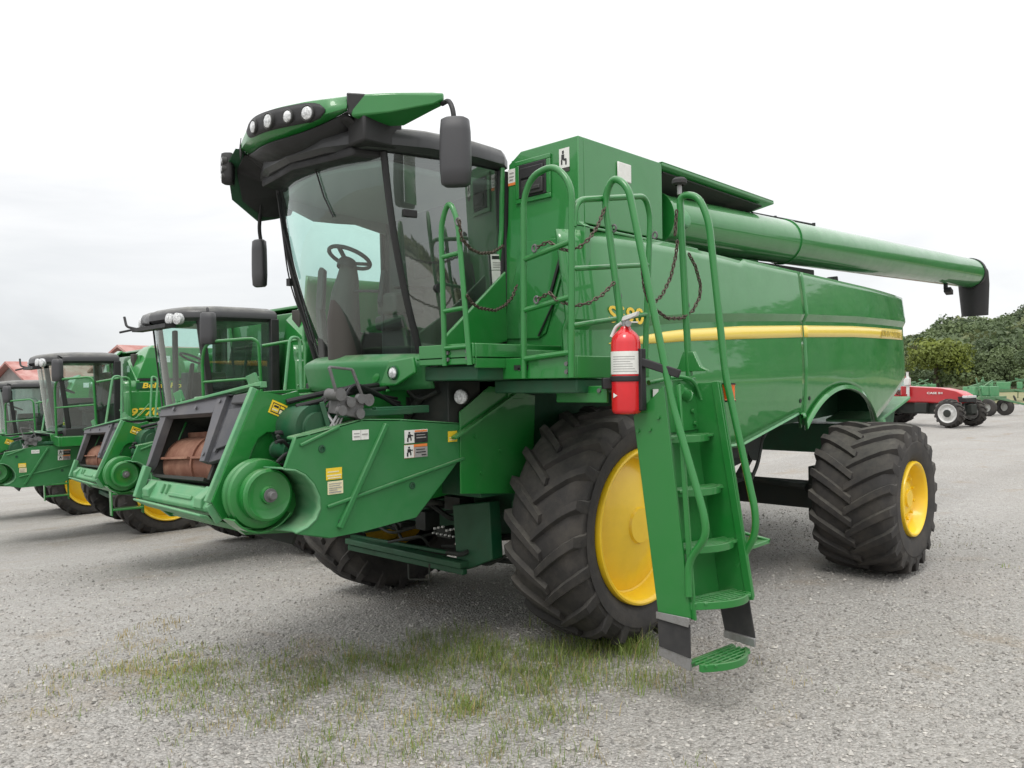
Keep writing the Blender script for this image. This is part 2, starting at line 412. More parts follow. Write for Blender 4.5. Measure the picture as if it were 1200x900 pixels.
    pts=[(2.839,0.580,1.316),(2.529,0.580,1.979),(2.435,0.580,1.956),(2.363,0.580,1.944),(2.251,0.580,1.969),(2.227,0.580,1.919),(2.261,0.580,1.792),(2.294,0.580,1.688),(2.349,0.580,1.675),(2.409,0.580,1.711),(2.475,0.580,1.715),(2.534,0.580,1.681),(2.581,0.580,1.609),(2.617,0.580,1.506),(2.647,0.580,1.346),(2.688,0.580,1.236),(2.776,0.580,1.206)]
    b.prism(pts,(0,.03,0))
    b.build('side_cheek',M['green'],fh)
    b=MB()
    b.bar(V((2.837,0.575,1.305)),V((2.526,0.575,1.985)),.035,.075,up=(.9,0,.4)); b.bar(V((2.837,0.575,1.305)),V((2.769,0.575,1.194)),.03,.07,up=(.9,0,-.3))
    b.build('cheek_flange',M['palegreen'],fh,bevel=.006)
    sticker('warning_decal',fh,(2.467,0.612,1.839),V((2.354,0.612,1.791))-V((2.467,0.612,1.839)),V((2.418,0.612,1.918))-V((2.467,0.612,1.839)),.115,.085,
        [(0,1,0,1,0),(.1,.9,.12,.86,1),(.14,.56,.2,.78,0),(.2,.5,.55,.7,1),(.62,.86,.18,.5,2),(.16,.5,.3,.4,2),(.6,.86,.6,.78,0)],[M['ydecal'],M['ink'],M['cream']])
    # gearbox and grimy clutter behind the cheek
    b=MB()
    b.cyl((2.28,.56,1.74),(2.28,.86,1.74),.135,n=28); b.cyl((2.28,.86,1.74),(2.28,.90,1.74),.09,n=20)
    b.box(2.05,2.35,.56,.80,1.45,1.75); b.cyl((2.40,.6,1.6),(2.40,.78,1.6),.05,n=14)
    b.build('gearbox',M['frame'],fh,bevel=.008)
    b=MB(); rr=random.Random(5)
    for i in range(10):
        p=V((2.25+rr.random()*.2,.62+rr.random()*.22,1.44+rr.random()*.18)); q=p+V((rr.uniform(-.1,.2),rr.uniform(-.05,.12),rr.uniform(-.12,.1)))
        b.tube([p,lerp(p,q,.5)+V((.04,.02,.05)),q],.011+.006*rr.random(),n=7,fil=.05)
    b.tube([(2.34,.62,1.90),(2.2,.66,1.93),(1.95,.62,1.97),(1.5,.5,2.0)],.018,n=8,fil=.1); b.tube([(2.32,.70,1.87),(2.18,.74,1.90),(1.9,.70,1.95),(1.4,.55,1.98)],.016,n=8,fil=.1)
    build_each(b,'hose',M['black'],fh)
    b=MB(); b.tube([(2.42,.72,1.62),(2.36,.80,1.66),(2.30,.88,1.62),(2.28,.90,1.54)],.014,n=8,fil=.04); b.tube([(2.40,.76,1.58),(2.34,.84,1.60),(2.29,.92,1.56)],.011,n=8,fil=.03); b.tube([(2.24,.90,1.84),(2.2,.96,1.75),(2.24,.97,1.62)],.012,n=8,fil=.05)
    for k in range(3): b.tube([(2.22+.03*k,.90,1.60),(2.19+.03*k,.95,1.72),(2.13+.02*k,.95,1.83)],.009,n=7,fil=.05)
    build_each(b,'pipe',M['steel'],fh)
    b=MB()
    for k in range(5): b.tube([(2.20-.02*k,.70+.05*k,1.86),(2.05,.72+.05*k,1.98+.01*k),(1.80,.70+.04*k,1.95),(1.45,.62+.03*k,1.90-.03*k)],.011,n=7,fil=.12)
    build_each(b,'hose',M['black'],root)
    b=MB(); b.cyl((2.33,.80,1.645),(2.33,.86,1.645),.035,n=12); b.cyl((2.30,.86,1.545),(2.30,.9,1.545),.03,n=12); b.bar((2.22,.84,1.5),(2.2,.84,1.62),.02,.02); b.bar((2.16,.84,1.52),(2.18,.84,1.6),.016,.016)
    build_each(b,'gearbox_fitting',M['alu'],fh)
    # drive pulley
    c=V((2.60,0,1.352))
    b=MB(); b.lathe([(0.66,.05),(0.66,.205),(.685,.212),(.70,.205),(.715,.185),(.73,.205),(.745,.212),(.765,.205),(.775,.18),(.775,.155),(.80,.150),(.815,.155),(.83,.16),(.842,.155),(.85,.14),(.842,.12),(.842,.055),(.86,.05),(.86,.0)],c,(0,1,0),56)
    dp=b.build('drive_pulley',M['green'],root,smooth=28)
    b=MB(); b.lathe([(.845,.042),(.868,.042),(.868,.026),(.90,.026),(.905,.02),(.905,0)],c,(0,1,0),20); b.build('pulley_bolt',M['alu'],dp)
    b=MB()                          # lower guard strip under the pulley
    arc=[V((c.x+.235*math.cos(R(a)),.66,c.z+.235*math.sin(R(a)))) for a in range(215,331,10)]
    arc2=[V((c.x+.222*math.cos(R(a)),.66,c.z+.222*math.sin(R(a)))) for a in range(215,331,10)]
    b.prism(arc+arc2[::-1],(0,.12,0)); b.build('pulley_guard',M['green'],root,bevel=.004)
    # drive shield: big moulded side cover, Y about 1.0
    Ys=1.0
    bite=[(2.582,1.000,1.520),(2.514,1.000,1.509),(2.446,1.000,1.472),(2.388,1.000,1.410),(2.348,1.000,1.328),(2.343,1.000,1.255),(2.374,1.000,1.192),(2.434,1.000,1.149),(2.515,1.000,1.125)]
    out=[(2.511,1.000,1.700),(2.418,1.000,1.715),(2.033,1.000,1.786),(1.718,1.000,1.772),(1.107,1.000,1.715),(1.144,1.000,1.510),(1.350,1.000,1.317),(1.592,1.000,1.105),(2.006,1.000,1.072),(2.292,1.000,1.066)]
    b=MB(); b.prism(bite+out[::-1],(0,-.03,0))
    # rolled flanges going inwards
    for i in range(len(out)-1):
        a_,b_=V(out[i]),V(out[i+1])
        if i in (0,1,2,3): b.prism([a_,b_,b_+V((0,-.10,.0)),a_+V((0,-.10,.0))],(0,0,-.02))
    sh=b.build('drive_shield',M['shield'],root,bevel=.007)
    b=MB()
    rows=[[V(p)+V((0,.004,0)) for p in bite],[V(p)+V((-.02,-.07,0)) for p in bite],[V(p)*1.0+V((.015,-.24,.0)) for p in bite]]
    b.grid(rows); b.build('shield_cowl',M['palegreen'],sh,solid=.012,smooth=60)
    b=MB()
    b.bar(V((1.847,1.012,1.745)),V((2.219,1.012,1.120)),.035,.03,up=(0,1,0)); 
    b.bar(V((2.300,1.008,1.261)),V((1.161,1.008,1.469)),.022,.02,up=(0,1,0))
    b.bar(V((2.482,1.008,1.648)),V((2.205,1.008,1.746)),.02,.018,up=(0,1,0))
    b.build('shield_ribs',M['shield'],sh,bevel=.006)
    b=MB()
    for px in ((1.632,1.000,1.322),(2.331,1.000,1.617),(2.198,1.000,1.153)): b.lathe([(.0,.024),(.006,.024),(.008,.015),(.001,.014),(.001,0)],px,(0,1,0),16)
    build_each(b,'shield_fastener',M['frame'],sh)
    ux=V((-1,0,0))
    sticker('caution_decal',sh,V((2.305,1.002,1.423)),ux,(0,0,1),.115,.072,[(0,1,0,1,0),(.06,.94,.3,.42,1),(.1,.8,.62,.72,1),(.1,.9,.1,.2,1)],[M['ydecal'],M['cream']])
    sticker('caution_text_decal',sh,V((2.295,1.002,1.333)),ux,(0,0,1),.112,.080,[(0,1,0,1,0),(.08,.9,.78,.84,1),(.08,.8,.62,.68,1),(.08,.9,.46,.52,1),(.08,.6,.30,.36,1),(.08,.86,.12,.2,1)],[M['cream'],M['inkgrey']])
    sticker('white_decal',sh,V((2.108,1.002,1.655)),ux,(0,0,1),.125,.062,[(0,1,0,1,0),(.49,.51,0,1,1),(.08,.42,.6,.7,1),(.08,.42,.3,.4,1),(.58,.92,.5,.6,1)],[M['white'],M['inkgrey']])
    for py,nm,cc in ((520,'entanglement_decal',0),(535,'pinch_decal',1)):
        sticker(nm,sh,V((1.694,1.002,1.607))+V((0.004*cc,0,-.098*cc)),ux,(0,0,1),.20,.088,
          [(0,1,0,1,3 if cc else 0),(.0,.40,.02,.98,0),(.42,1,.0,.78,2 if cc else 1),(.16,.23,.72,.86,1),(.13,.27,.42,.68,1),(.10,.16,.12,.42,1),(.24,.29,.2,.42,1),(.27,.36,.54,.62,1),(.5,.92,.34,.42,1 if cc else 2),(.5,.88,.56,.62,1 if cc else 2),(.74,.94,.12,.2,1),(.44,.96,.83,.95,3)],
          [M['white'],M['ink'],M['inkgrey'],M['odecal']])
    sticker('yellow_decal',sh,V((1.307,1.002,1.593)),ux,(0,0,1),.085,.075,[(0,1,0,1,0),(.1,.9,.35,.42,1),(.15,.8,.15,.22,1)],[M['ydecal'],M['cream']])
    # hydraulic multi-coupler with its handle, above the shield
    c0=V((2.10,.93,1.865))
    b=MB(); b.obox(c0,(.09,0,.02),(0,.06,0),(-.012,0,.06))
    for dx,dz in ((-.06,.05),(.09,.075),(.02,.03),(.085,-.02),(-.05,-.045)): b.cyl(c0+V((dx,.05,dz)),c0+V((dx,.085,dz)),.028,n=12)
    b.cyl(c0+V((.1,-.04,.08)),c0+V((.1,.09,.08)),.035,n=14); b.cyl(c0+V((-.12,-.02,.04)),c0+V((-.12,.08,.04)),.035,n=14)
    p0,p1,p2,p3=c0+V((.11,.07,.06)),c0+V((.17,.07,.25)),c0+V((-.0,.07,.235)),c0+V((-.08,.07,.05))
    b.bar(p0,p1,.022,.016); b.bar(p1,p2,.018,.016); b.bar(p2,p3,.022,.016)
    b.build('hydraulic_coupler',M['alu'],root,bevel=.005)
    b=MB(); b.box(1.60,2.18,.62,.98,1.80,1.84); b.bar((2.22,.93,1.70),(2.26,.9,1.9),.03,.03); b.bar((1.9,.95,1.83),(1.45,.95,1.83),.05,.05)
    b.build('coupler_bracket',M['frame'],root,bevel=.005)
    return fh


# ------------------------------------------------------------------ main combine harvester
random.seed(3)
root=tag(empty('combine_harvester'),'nearest and largest green combine, with swung-out ladder and red extinguisher','combine harvester','green combine harvesters parked in the row')
RF,WF,rF=.91,.667,.578
RB,WB,rB=.776,.79,.368
make_wheel(root,0,1.76,1,RF,WF,rF,21,.30,.066,.16,'dome')
make_wheel(root,0,-1.70,-1,RF,WF,rF,21,.30,.066,.16,'dome',z=-.05)
make_wheel(root,-3.57,2.55,1,RB,WB,rB,20,.36,.076,.13,'flat')
make_wheel(root,-3.57,-2.50,-1,RB,WB,rB,20,.36,.076,.13,'flat',z=-.09)
fh_main=feeder_house(root)

# --- chassis
b=MB()
prof=[(.98,2.04),(.98,1.16),(.55,1.16),(.30,.92),(-1.6,.88),(-2.6,1.12),(-3.0,1.42),(-5.6,1.52),(-5.9,2.2),(-5.9,2.85),(-.1,2.85),(-.1,2.04)]
b.prism([(x,-.98,z) for x,z in prof],(0,1.96,0))
ch=b.build('body_hull',M['frame'],root,bevel=.01)
b=MB()      # side wall plate seen between shield and tyre
b.prism([(1.20,1.00,1.80),(1.20,1.00,1.22),(.62,1.00,1.16),(.45,1.0,1.12),(.40,1.0,1.9),(.9,1.0,1.98)],(0,.012,0))
b.bar((1.28,1.03,1.62),(.62,1.03,1.93),.02,.05,up=(0,1,0)); b.box(.55,.72,1.0,1.03,1.88,2.0)
for x,z in ((1.0,1.35),(.8,1.5),(1.05,1.62)): b.cyl((x,1.01,z),(x,1.025,z),.014,n=8)
b.build('wall_plate',M['green'],ch,bevel=.003)
b=MB()      # front axle, final drives, cross beam
b.box(-.28,.28,-1.0,1.0,.72,1.05); b.cyl((0,-1.1,RF),(0,1.1,RF),.16,n=20)
for s in (-1,1):
    b.box(-.3,.62,s*1.02-.07,s*1.02+.07,.62,1.1)
b.prism([(0.720,0.384,1.022),(0.720,0.805,1.089),(0.720,0.834,0.646),(0.720,0.524,0.521),(0.720,0.425,0.561)],(-.12,0,0))
b.bar(V((0.760,-0.981,0.575)),V((0.760,0.568,0.575)),.11,.05); b.bar(V((0.740,-1.011,0.506)),V((0.740,0.546,0.514)),.05,.05)
b.bar(V((0.700,-1.039,0.599)),V((0.700,0.455,0.630)),.04,.03)
b.build('front_axle',M['frame'],ch,bevel=.008)
b=MB(); rr=random.Random(9)          # hydraulic lines and fittings under the body
for i in range(16):
    y0=rr.uniform(-.7,.6); z0=rr.uniform(.62,1.02); x0=rr.uniform(.45,.8)
    b.tube([(x0,y0,z0),(x0+rr.uniform(-.1,.1),y0+rr.uniform(.1,.4),z0+rr.uniform(-.15,.1)),(x0-.2,y0+rr.uniform(.1,.5),z0+rr.uniform(-.1,.15))],rr.uniform(.012,.03),n=7,fil=.08)
for i in range(7):
    y0=rr.uniform(-.6,.55); z0=rr.uniform(.7,1.05); b.box(.5,.66,y0,y0+rr.uniform(.06,.2),z0,z0+rr.uniform(.05,.16))
b.tube([(1.15,.35,.62),(1.15,.35,.5),(1.05,.48,.5),(1.05,.48,.62)],.008,n=6,fil=.02)
build_each(b,'hydraulic_line',M['dark'],ch)
b=MB()
for i in range(6): b.cyl((.67,.12+i*.05,.80+.012*(i%3)),(.69,.12+i*.05,.80+.012*(i%3)),.010,n=8); b.cyl((.67,.10+i*.05,.76),(.69,.10+i*.05,.76),.008,n=8)
build_each(b,'hydraulic_plug',M['rimwhite'],ch)
b=MB()      # rear axle beam
b.box(-3.75,-3.42,-1.80,1.80,.60,.86); b.box(-3.82,-3.36,-.35,.35,.72,1.35)
for s in (-1,1): b.box(-3.72,-3.45,s*1.62-.12,s*1.62+.12,.55,1.05); b.cyl((-3.57,s*1.5,RB),(-3.57,s*2.1,RB),.15,n=18)
b.tube([(-3.3,.2,.95),(-3.3,1.55,.84)],.03,n=10)
b.build('rear_axle',M['dark'],ch,bevel=.01)
b=MB()      # belly clutter between the wheels
b.prism([(-1.2,.98,1.0),(-2.5,.98,1.2),(-2.7,.98,1.75),(-1.2,.98,1.9)],(0,.35,0)); b.box(-2.2,-1.5,1.0,1.45,1.25,1.9)
b.bar((-2.2,1.35,1.05),(-3.2,1.2,1.55),.07,.05); b.bar((-2.0,1.1,.92),(-2.9,1.1,.98),.08,.06)
b.cyl((-2.45,1.2,1.35),(-2.45,1.4,1.35),.16,n=20); b.cyl((-3.0,1.0,1.55),(-3.0,1.25,1.55),.12,n=18)
b.tube([(-2.35,1.4,1.0),(-2.5,1.4,1.15),(-2.6,1.4,1.4)],.02,n=8,fil=.08)
b.build('belly_drive',M['dark'],ch,bevel=.006)
b=MB(); b.box(.72,1.28,-.85,.98,1.55,2.02); b.cyl((1.32,.45,1.86),(1.28,.45,1.86),.12,n=20); b.tube([(1.3,-.2,1.7),(1.36,.1,1.78),(1.32,.5,1.7),(1.3,.7,1.9)],.03,n=8,fil=.12); b.tube([(1.32,.2,1.95),(1.38,.3,1.8),(1.34,.5,1.65)],.02,n=8,fil=.1)
b.tube([(1.3,.55,1.95),(1.33,.72,1.88),(1.3,.9,1.95)],.015,n=7,fil=.06)
b.build('under_cab_bay',M['dark'],ch,bevel=.01)

# --- side shields: curved panels with a groove and the stripe
def ztop(x):
    if x>-1.6: return 3.06+.03*(1-((x+.4)/1.3)**2) if x>-1.6 else 3.1
    return 3.09+ (x+1.6)*.012
def zbot(x):
    if x>-.72: return 1.97
    if x>-1.30: return 1.97-(-.72-x)/.58*.53
    if x>-1.60: return 1.42
    if x>-2.80: return 1.42+(-1.60-x)/1.20*.25
    if x>-4.88:
        q=(x+3.80)/1.10; return 1.10+.83*math.sqrt(max(0,1-q*q*.93))
    return 1.50+(-4.88-x)*.40
def zstripe(x):
    T_=((.60,2.265,.0),(.42,2.272,.004),(.01,2.31,.030),(-.25,2.335,.042),(-.53,2.36,.047),(-1.56,2.42,.058),(-2.80,2.475,.059),(-4.14,2.52,.062),(-6.2,2.55,.066))
    for (a,za,ta),(c,zc,tc) in zip(T_,T_[1:]):
        if c<=x<=a: k=(a-x)/(a-c); return za+(zc-za)*k,ta+(tc-ta)*k
    return (T_[0] if x>.6 else T_[-1])[1:]
def yside(x,z):
    z=z-(zstripe(x)[0]-2.465) if z>2.0 else z
    y=1.775
    if z>2.63: y-=.055*((z-2.63)/.45)**1.2
    elif z>2.56: y-=.035*(2.63-z)/.07
    elif z>2.36: y-=.035-.012*(2.56-z)/.2
    else:
        y-=.023-.012*min(1,(2.36-z)/.3); t=max(0,(2.1-z)/.8); y-=.06*t**1.6
    if x<-4.4: y-=.10*((-4.4-x)/1.7)**2
    if x>.35: y-=.10*((x-.35)/.45)**2
    return y
ZS=[1.0,.97,.93,.88,.8,.7,.6,.5,.4,.3,.2,.1,.04,0]
def panel(x0,x1,nx,name,sgn=1,parent=root):
    rows=[]
    for i in range(nx+1):
        x=x0+(x1-x0)*i/nx; zt,zb=ztop(x),zbot(x)
        g=zstripe(x)[0]-2.465; zz=[zt-(zt-2.635-g)*k/7 for k in range(8)]+[q+g for q in (2.60,2.565,2.50,2.43,2.365,2.34)]+[2.31+g-(2.31+g-zb)*k/9 for k in range(10)]
        rows.append([(x,sgn*yside(x,z),z) for z in zz])
    b=MB(); b.grid(rows,flip=sgn<0); o=b.build(name,M['panel'],parent,smooth=25,solid=.03); return o
def stripe(x0,x1,nx,parent,sgn=1,taper=False):
    rows=[]
    for i in range(nx+1):
        x=x0+(x1-x0)*i/nx
        c_,t=zstripe(x); hi,lo=c_+max(t,.001),c_-max(t,.001)
        rows.append([(x,sgn*(yside(x,z)+.0035),z) for z in (hi,hi*.5+lo*.5,lo)])
    b=MB(); b.grid(rows,flip=sgn<0); return b.build('yellow_stripe',M['stripe'],parent,solid=.002)
for sgn in (1,-1):
    pf=panel(.80,-2.80,60,'front_side_shield',sgn); pr=panel(-2.83,-6.1,60,'rear_side_shield',sgn)
    stripe(.42,-2.80,60,pf,sgn,True); stripe(-2.83,-6.03,30,pr,sgn)
    # pale rolled lip along the wheel arch
    b=MB(); xs=[-2.72-i*.055 for i in range(40)]
    rows=[[(x,sgn*(yside(x,zbot(x))+.0),zbot(x)+.0),(x,sgn*(yside(x,zbot(x))+.035),zbot(x)-.005),(x,sgn*(yside(x,zbot(x))+.05),zbot(x)-.045),(x,sgn*(yside(x,zbot(x))+.02),zbot(x)-.06)] for x in xs]
    b.grid(rows,flip=sgn<0); b.build('arch_lip',M['panel'],pr,solid=.01,smooth=60,recalc=True)
    b=MB(); xs=[-1.3-i*.1 for i in range(15)]
    b.grid([[(x,sgn*(yside(x,zbot(x))+.002),zbot(x)+.015),(x,sgn*(yside(x,zbot(x))+.012),zbot(x)-.005),(x,sgn*(yside(x,zbot(x))-.03),zbot(x)-.03)] for x in xs],flip=sgn<0)
    b.build('lower_lip',M['palegreen'],pf,smooth=60,recalc=True,solid=.004)
    if sgn>0:
        b=MB()
        text_mb(b,'S690',.165,(.455,yside(.46,2.49)+.006,2.425),(-.52,yside(-.06,2.49)-yside(.46,2.49),0),(0,-.0,1),.003,0,bold=.003,width=.42)
        b.build('model_lettering',M['letter'],pf,smooth=0)
        b=MB()
        y1=yside(-5.02,2.535)+.013; y2=yside(-5.95,2.55)+.013
        text_mb(b,'JOHN DEERE',.10,(-5.02,y1,2.50),(-.93,y2-y1,0),(0,0,1),.003,.1,bold=.003,width=.90)
        b.build('maker_lettering',mat('stripe_lettering',(.45,.34,.06),.5),pr,smooth=0)
        b=MB()
        for x,z in ((-2.72,1.78),(-2.93,1.80)): b.cyl((x,yside(x,z)-.01,z),(x,yside(x,z)+.006,z),.022,n=14)
        build_each(b,'panel_latch',M['black'],pf)
b=MB()
b.prism([(-5.6,-1.55,1.53),(-5.72,-1.55,1.95),(-6.0,-1.5,2.2),(-6.02,-1.5,3.0),(-5.6,-1.5,3.02)],(0,3.1,0))
b.build('rear_wall',M['frame'],root,bevel=.02)
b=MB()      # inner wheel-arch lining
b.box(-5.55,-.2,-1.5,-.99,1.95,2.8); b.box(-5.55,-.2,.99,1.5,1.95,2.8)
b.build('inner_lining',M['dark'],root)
b=MB()      # chaff tailboard at the rear corner, seen below the rear shield
b.prism([(-5.15,1.66,1.44),(-5.15,1.0,1.44),(-6.5,1.0,1.70),(-6.5,1.60,1.70)],(0,0,.04))
b.cyl((-5.15,1.58,1.44),(-5.15,1.72,1.44),.05,n=16)
b.build('chaff_tailboard',M['palegreen'],root,bevel=.01)  # pale green stands for the light on its upturned top
b=MB(); b.prism([(-5.3,1.55,1.40),(-6.2,1.5,1.58),(-6.1,1.5,1.30),(-5.7,1.5,1.12)],(0,-.04,0)); b.prism([(-5.4,1.2,1.40),(-6.2,1.2,1.50),(-6.1,1.2,1.05),(-5.6,1.2,1.0)],(0,-1.6,0)); b.build('chopper_housing',M['frame'],root,bevel=.01)

# --- grain tank
XT=.62
b=MB()
b.prism([(-.60,-1.645,3.733),(-.60,-.9,3.733),(.02,.90,3.733),(XT-.006,1.10,3.733),(XT-.006,1.645,3.733),(-.44,1.645,3.733),(-.44,-1.645,3.733)],(0,0,-.03)); b.prism([(XT-.03,.97,3.7),(.04,.85,3.7),(.04,.85,2.1),(XT-.03,.80,2.1)],(0,.03,0))
# front wall in three planes with the chamfer beside the cab
fw=[(XT,.70,2.10),(XT,1.70,2.10),(XT,1.70,3.10),(XT,1.65,3.13),(XT,1.65,3.74),(XT,1.10,3.74),(XT,.97,3.66),(XT,.95,3.2),(XT,.90,2.9),(XT,.80,2.55)]
b.prism(fw,(-.06,0,0)); b.prism([(x-1.25,-y,z) for x,y,z in fw],(-.06,0,0)); b.prism([(.02,.9,2.0),(-.63,-1.3,2.0),(-.63,-1.3,3.7),(.02,.9,3.7)],(-.05,0,0))
for s in (1,-1):
    b.prism([(XT-.06 if s>0 else -.42,s*1.65,3.74),(XT-.06 if s>0 else -.42,s*1.65,3.13),(-.44,s*1.65,3.13),(-.44,s*1.65,3.74)],(0,-s*.04,0))
    b.prism([(XT if s>0 else -.40,s*1.70,3.10),(XT if s>0 else -.40,s*1.61,3.125),(-.9,s*1.61,3.14),(-.9,s*1.70,3.10)],(0,0,-.02))
    # recessed wall behind the auger
    b.prism([(-.44,s*1.12,3.70),(-.44,s*1.12,2.85),(-3.3,s*1.12,2.85),(-3.3,s*1.12,3.2),(-2.3,s*1.12,3.70)],(0,-s*.04,0))
    b.prism([(-.40,s*1.1,3.72),(-.40,s*1.63,3.72),(-.40,s*1.63,3.08),(-.40,s*1.1,3.08)],(-.03,0,0))
b.box(-5.5,-.4,-1.1,1.1,2.8,2.95); b.box(-5.3,-3.0,-1.0,1.0,2.9,3.02)
gt=b.build('grain_tank',M['panel'],root,bevel=.014,seg=3)
b=MB()
for s in (1,-1):
    o0,o1=V((-.44,s*1.655,3.745)),V((-2.40,s*1.655,3.73)); i0,i1=V((-.44,s*1.14,3.50)),V((-2.10,s*1.22,3.56))
    b.prism([o0,o1,i1,i0],(0,0,-.025)); b.prism([o0,o1,o1+V((0,-s*.5,.02)),o0+V((0,-s*.5,.015))],(0,0,.010))
b.box(-2.35,-.44,-1.15,1.15,3.70,3.74)
tc_=b.build('tank_cover',M['panel'],gt,bevel=.006)
b=MB(); b.prism([(-.50,1.62,3.69),(-2.22,1.62,3.67),(-2.02,1.25,3.515),(-.50,1.16,3.475)],(0,0,-.008)); b.build('cover_underside_shade',M['dark'],gt)  # dark sheet: shade below the overhanging cover put in as colour
b=MB(); b.box(XT,XT+.022,1.09,1.36,3.38,3.63); b.box(XT+.022,XT+.034,1.11,1.34,3.52,3.60)
gw=b.build('tank_window',M['black'],gt,bevel=.006)
b=MB()
for a in ((1.05,1.40,3.63,3.665),(1.05,1.40,3.345,3.38),(1.05,1.09,3.38,3.63),(1.36,1.40,3.38,3.63)): b.box(XT,XT+.018,a[0],a[1],a[2],a[3])
b.build('window_frame',M['panel'],gw,bevel=.005)
b=MB(); b.box(XT+.02,XT+.04,1.13,1.34,3.395,3.505); b.box(XT+.04,XT+.05,1.15,1.32,3.42,3.45); b.build('window_latch',M['trimd'],gw,bevel=.008)
sticker('pictogram_decal',gt,(XT+.001,.965,3.50),(0,1,0),(0,0,1),.075,.125,[(0,1,0,1,0),(0,1,0,.16,2),(.2,.8,.7,.78,1),(.2,.8,.5,.56,1),(.2,.7,.3,.38,1)],[M['white'],M['inkgrey'],M['odecal']])
sticker('fall_hazard_decal',gt,(XT+.001,1.475,3.535),(0,1,0),(0,0,1),.095,.14,[(0,1,0,1,0),(0,1,-.22,-.02,2),(.30,.48,.72,.88,1),(.24,.5,.42,.68,1),(.44,.72,.36,.46,1),(.62,.74,.14,.38,1),(.2,.32,.18,.42,1)],[M['white'],M['ink'],M['trim']])
b=MB(); b.prism([(-.0,1.652,3.50),(.17,1.652,3.50),(.17,1.652,3.64),(-.0,1.652,3.64)],(0,.014,0)); b.build('marker_light',M['white'],gt,bevel=.012)
b=MB()      # hinged service door on the front wall
D=[(0.620,1.108,3.055),(0.620,1.532,3.036),(0.620,1.496,2.784),(0.620,1.334,2.363),(0.620,1.258,2.323),(0.620,0.897,2.334),(0.620,0.948,2.580)]
b.prism(D,(.016,0,0)); sd=b.build('service_door',M['panel'],gt,bevel=.012,seg=3)
b=MB(); b.bar(V((0.620,1.523,2.964))+V((.02,0,0)),V((0.620,1.396,2.639))+V((.02,0,0)),.02,.03,up=(1,0,0)); b.tube([V((0.620,1.428,2.575))+V((.03,0,0)),V((0.620,1.275,2.341))+V((.03,0,0))],.008,n=8); b.build('door_trim',M['black'],sd)
b=MB(); b.tube([(XT+.03,.93,3.64),(XT+.04,.92,3.1),(XT+.05,.88,2.85),(XT+.06,.74,2.3)],.02,n=10,fil=.3); b.build('rolled_edge',M['panel'],gt)
b=MB(); b.prism([(1.363,1.000,2.314),(0.725,1.000,2.839),(0.717,1.000,2.313),(1.003,1.000,2.244),(1.365,1.000,2.225)],(0,.03,0)); b.build('deflector_panel',M['panel'],root,bevel=.012,seg=3)
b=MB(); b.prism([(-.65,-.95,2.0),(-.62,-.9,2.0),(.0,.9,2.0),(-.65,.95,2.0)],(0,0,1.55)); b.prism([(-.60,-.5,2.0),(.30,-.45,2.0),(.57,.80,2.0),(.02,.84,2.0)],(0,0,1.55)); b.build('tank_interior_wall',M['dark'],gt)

# --- unloading auger folded back along the left side
A0,A1=V((-.62,1.42,3.345)),V((-8.95,1.72,3.60))
ax=(A1-A0).normalized(); b=MB()
b.tube([A0,A1],.222,n=40)
for t in (.0,.27): b.tube([lerp(A0,A1,t),lerp(A0,A1,t+.004)],.234,n=40)
ua=b.build('unloading_auger',M['panel'],root,smooth=30)
b=MB(); b.tube([A1-ax*.05,A1+ax*.04],.235,n=36); 
sp=[(A1+ax*.0,.225),(A1+ax*.14+V((0,0,-.03)),.225),(A1+ax*.20+V((0,0,-.18)),.215),(A1+ax*.22+V((0,0,-.42)),.20),(A1+ax*.24+V((0,0,-.66)),.185)]
b.tube([p for p,r in sp],[r for p,r in sp],n=28,caps=False)
b.build('auger_spout',M['black'],ua,smooth=50)
b=MB(); p=lerp(A0,A1,.86)+V((0,.02,-.22)); b.cyl(p,p+V((0,0,-.06)),.03,n=10); b.obox(p+V((-.06,.02,-.1)),(.06,0,.02),(0,.05,0),(0,0,.035))
b.build('auger_lamp',M['black'],ua,bevel=.008)
b=MB(); p,q=lerp(A0,A1,.20)+V((0,0,.235)),lerp(A0,A1,.36)+V((0,0,.245)); b.tube([p,q],.012,n=8); b.cyl(q-V((0,0,.03)),q+V((0,0,.02)),.02,n=8); b.cyl(lerp(p,q,.35)-V((0,0,.03)),lerp(p,q,.35)+V((0,0,.015)),.018,n=8)
b.build('auger_line',M['black'],ua)
b=MB(); p=lerp(A0,A1,.02)+V((0,.20,.0)); b.lathe([(-.02,.09),(.02,.085),(.04,.05),(.045,0)],p,(0,1,.3),18); b.box(-.85,-.45,1.2,1.5,3.08,3.2)
b.build('auger_elbow',M['palegreen'],ua,bevel=.01)
b=MB(); b.bar((-2.4,1.4,3.12),(-3.6,1.45,3.14),.18,.09); b.bar((-3.9,1.5,3.05),(-4.2,1.5,3.14),.12,.06); b.build('auger_saddle',M['dark'],ua,bevel=.01)

# --- platforms
b=MB()
b.box(.70,1.50,.90,1.47,2.16,2.18)
b.box(1.475,1.50,.93,1.47,2.125,2.262); b.prism([(1.475,1.47,2.10),(1.475,1.47,2.262),(.62,1.47,2.262),(.62,1.47,2.10)],(0,-.02,0))
b.box(.55,1.15,1.47,2.05,2.05,2.07); b.box(1.17,1.195,1.335,2.06,2.025,2.165)
b.prism([(1.17,2.06,2.025),(1.17,2.06,2.165),(.38,2.06,2.165),(.38,2.06,2.025)],(0,-.02,0))
b.prism([(1.16,1.60,2.22),(.6,1.60,2.22),(.6,1.60,2.06),(1.16,1.60,2.06)],(0,-.015,0))
b.box(1.00,1.025,1.76,2.175,1.868,1.975); b.box(.42,1.0,1.76,2.33,1.955,1.975)
pl=b.build('platform',M['green'],root,bevel=.006)
b=MB(); b.box(1.175,1.20,1.545,1.67,2.085,2.118); b.build('platform_slot',M['ink'],pl)
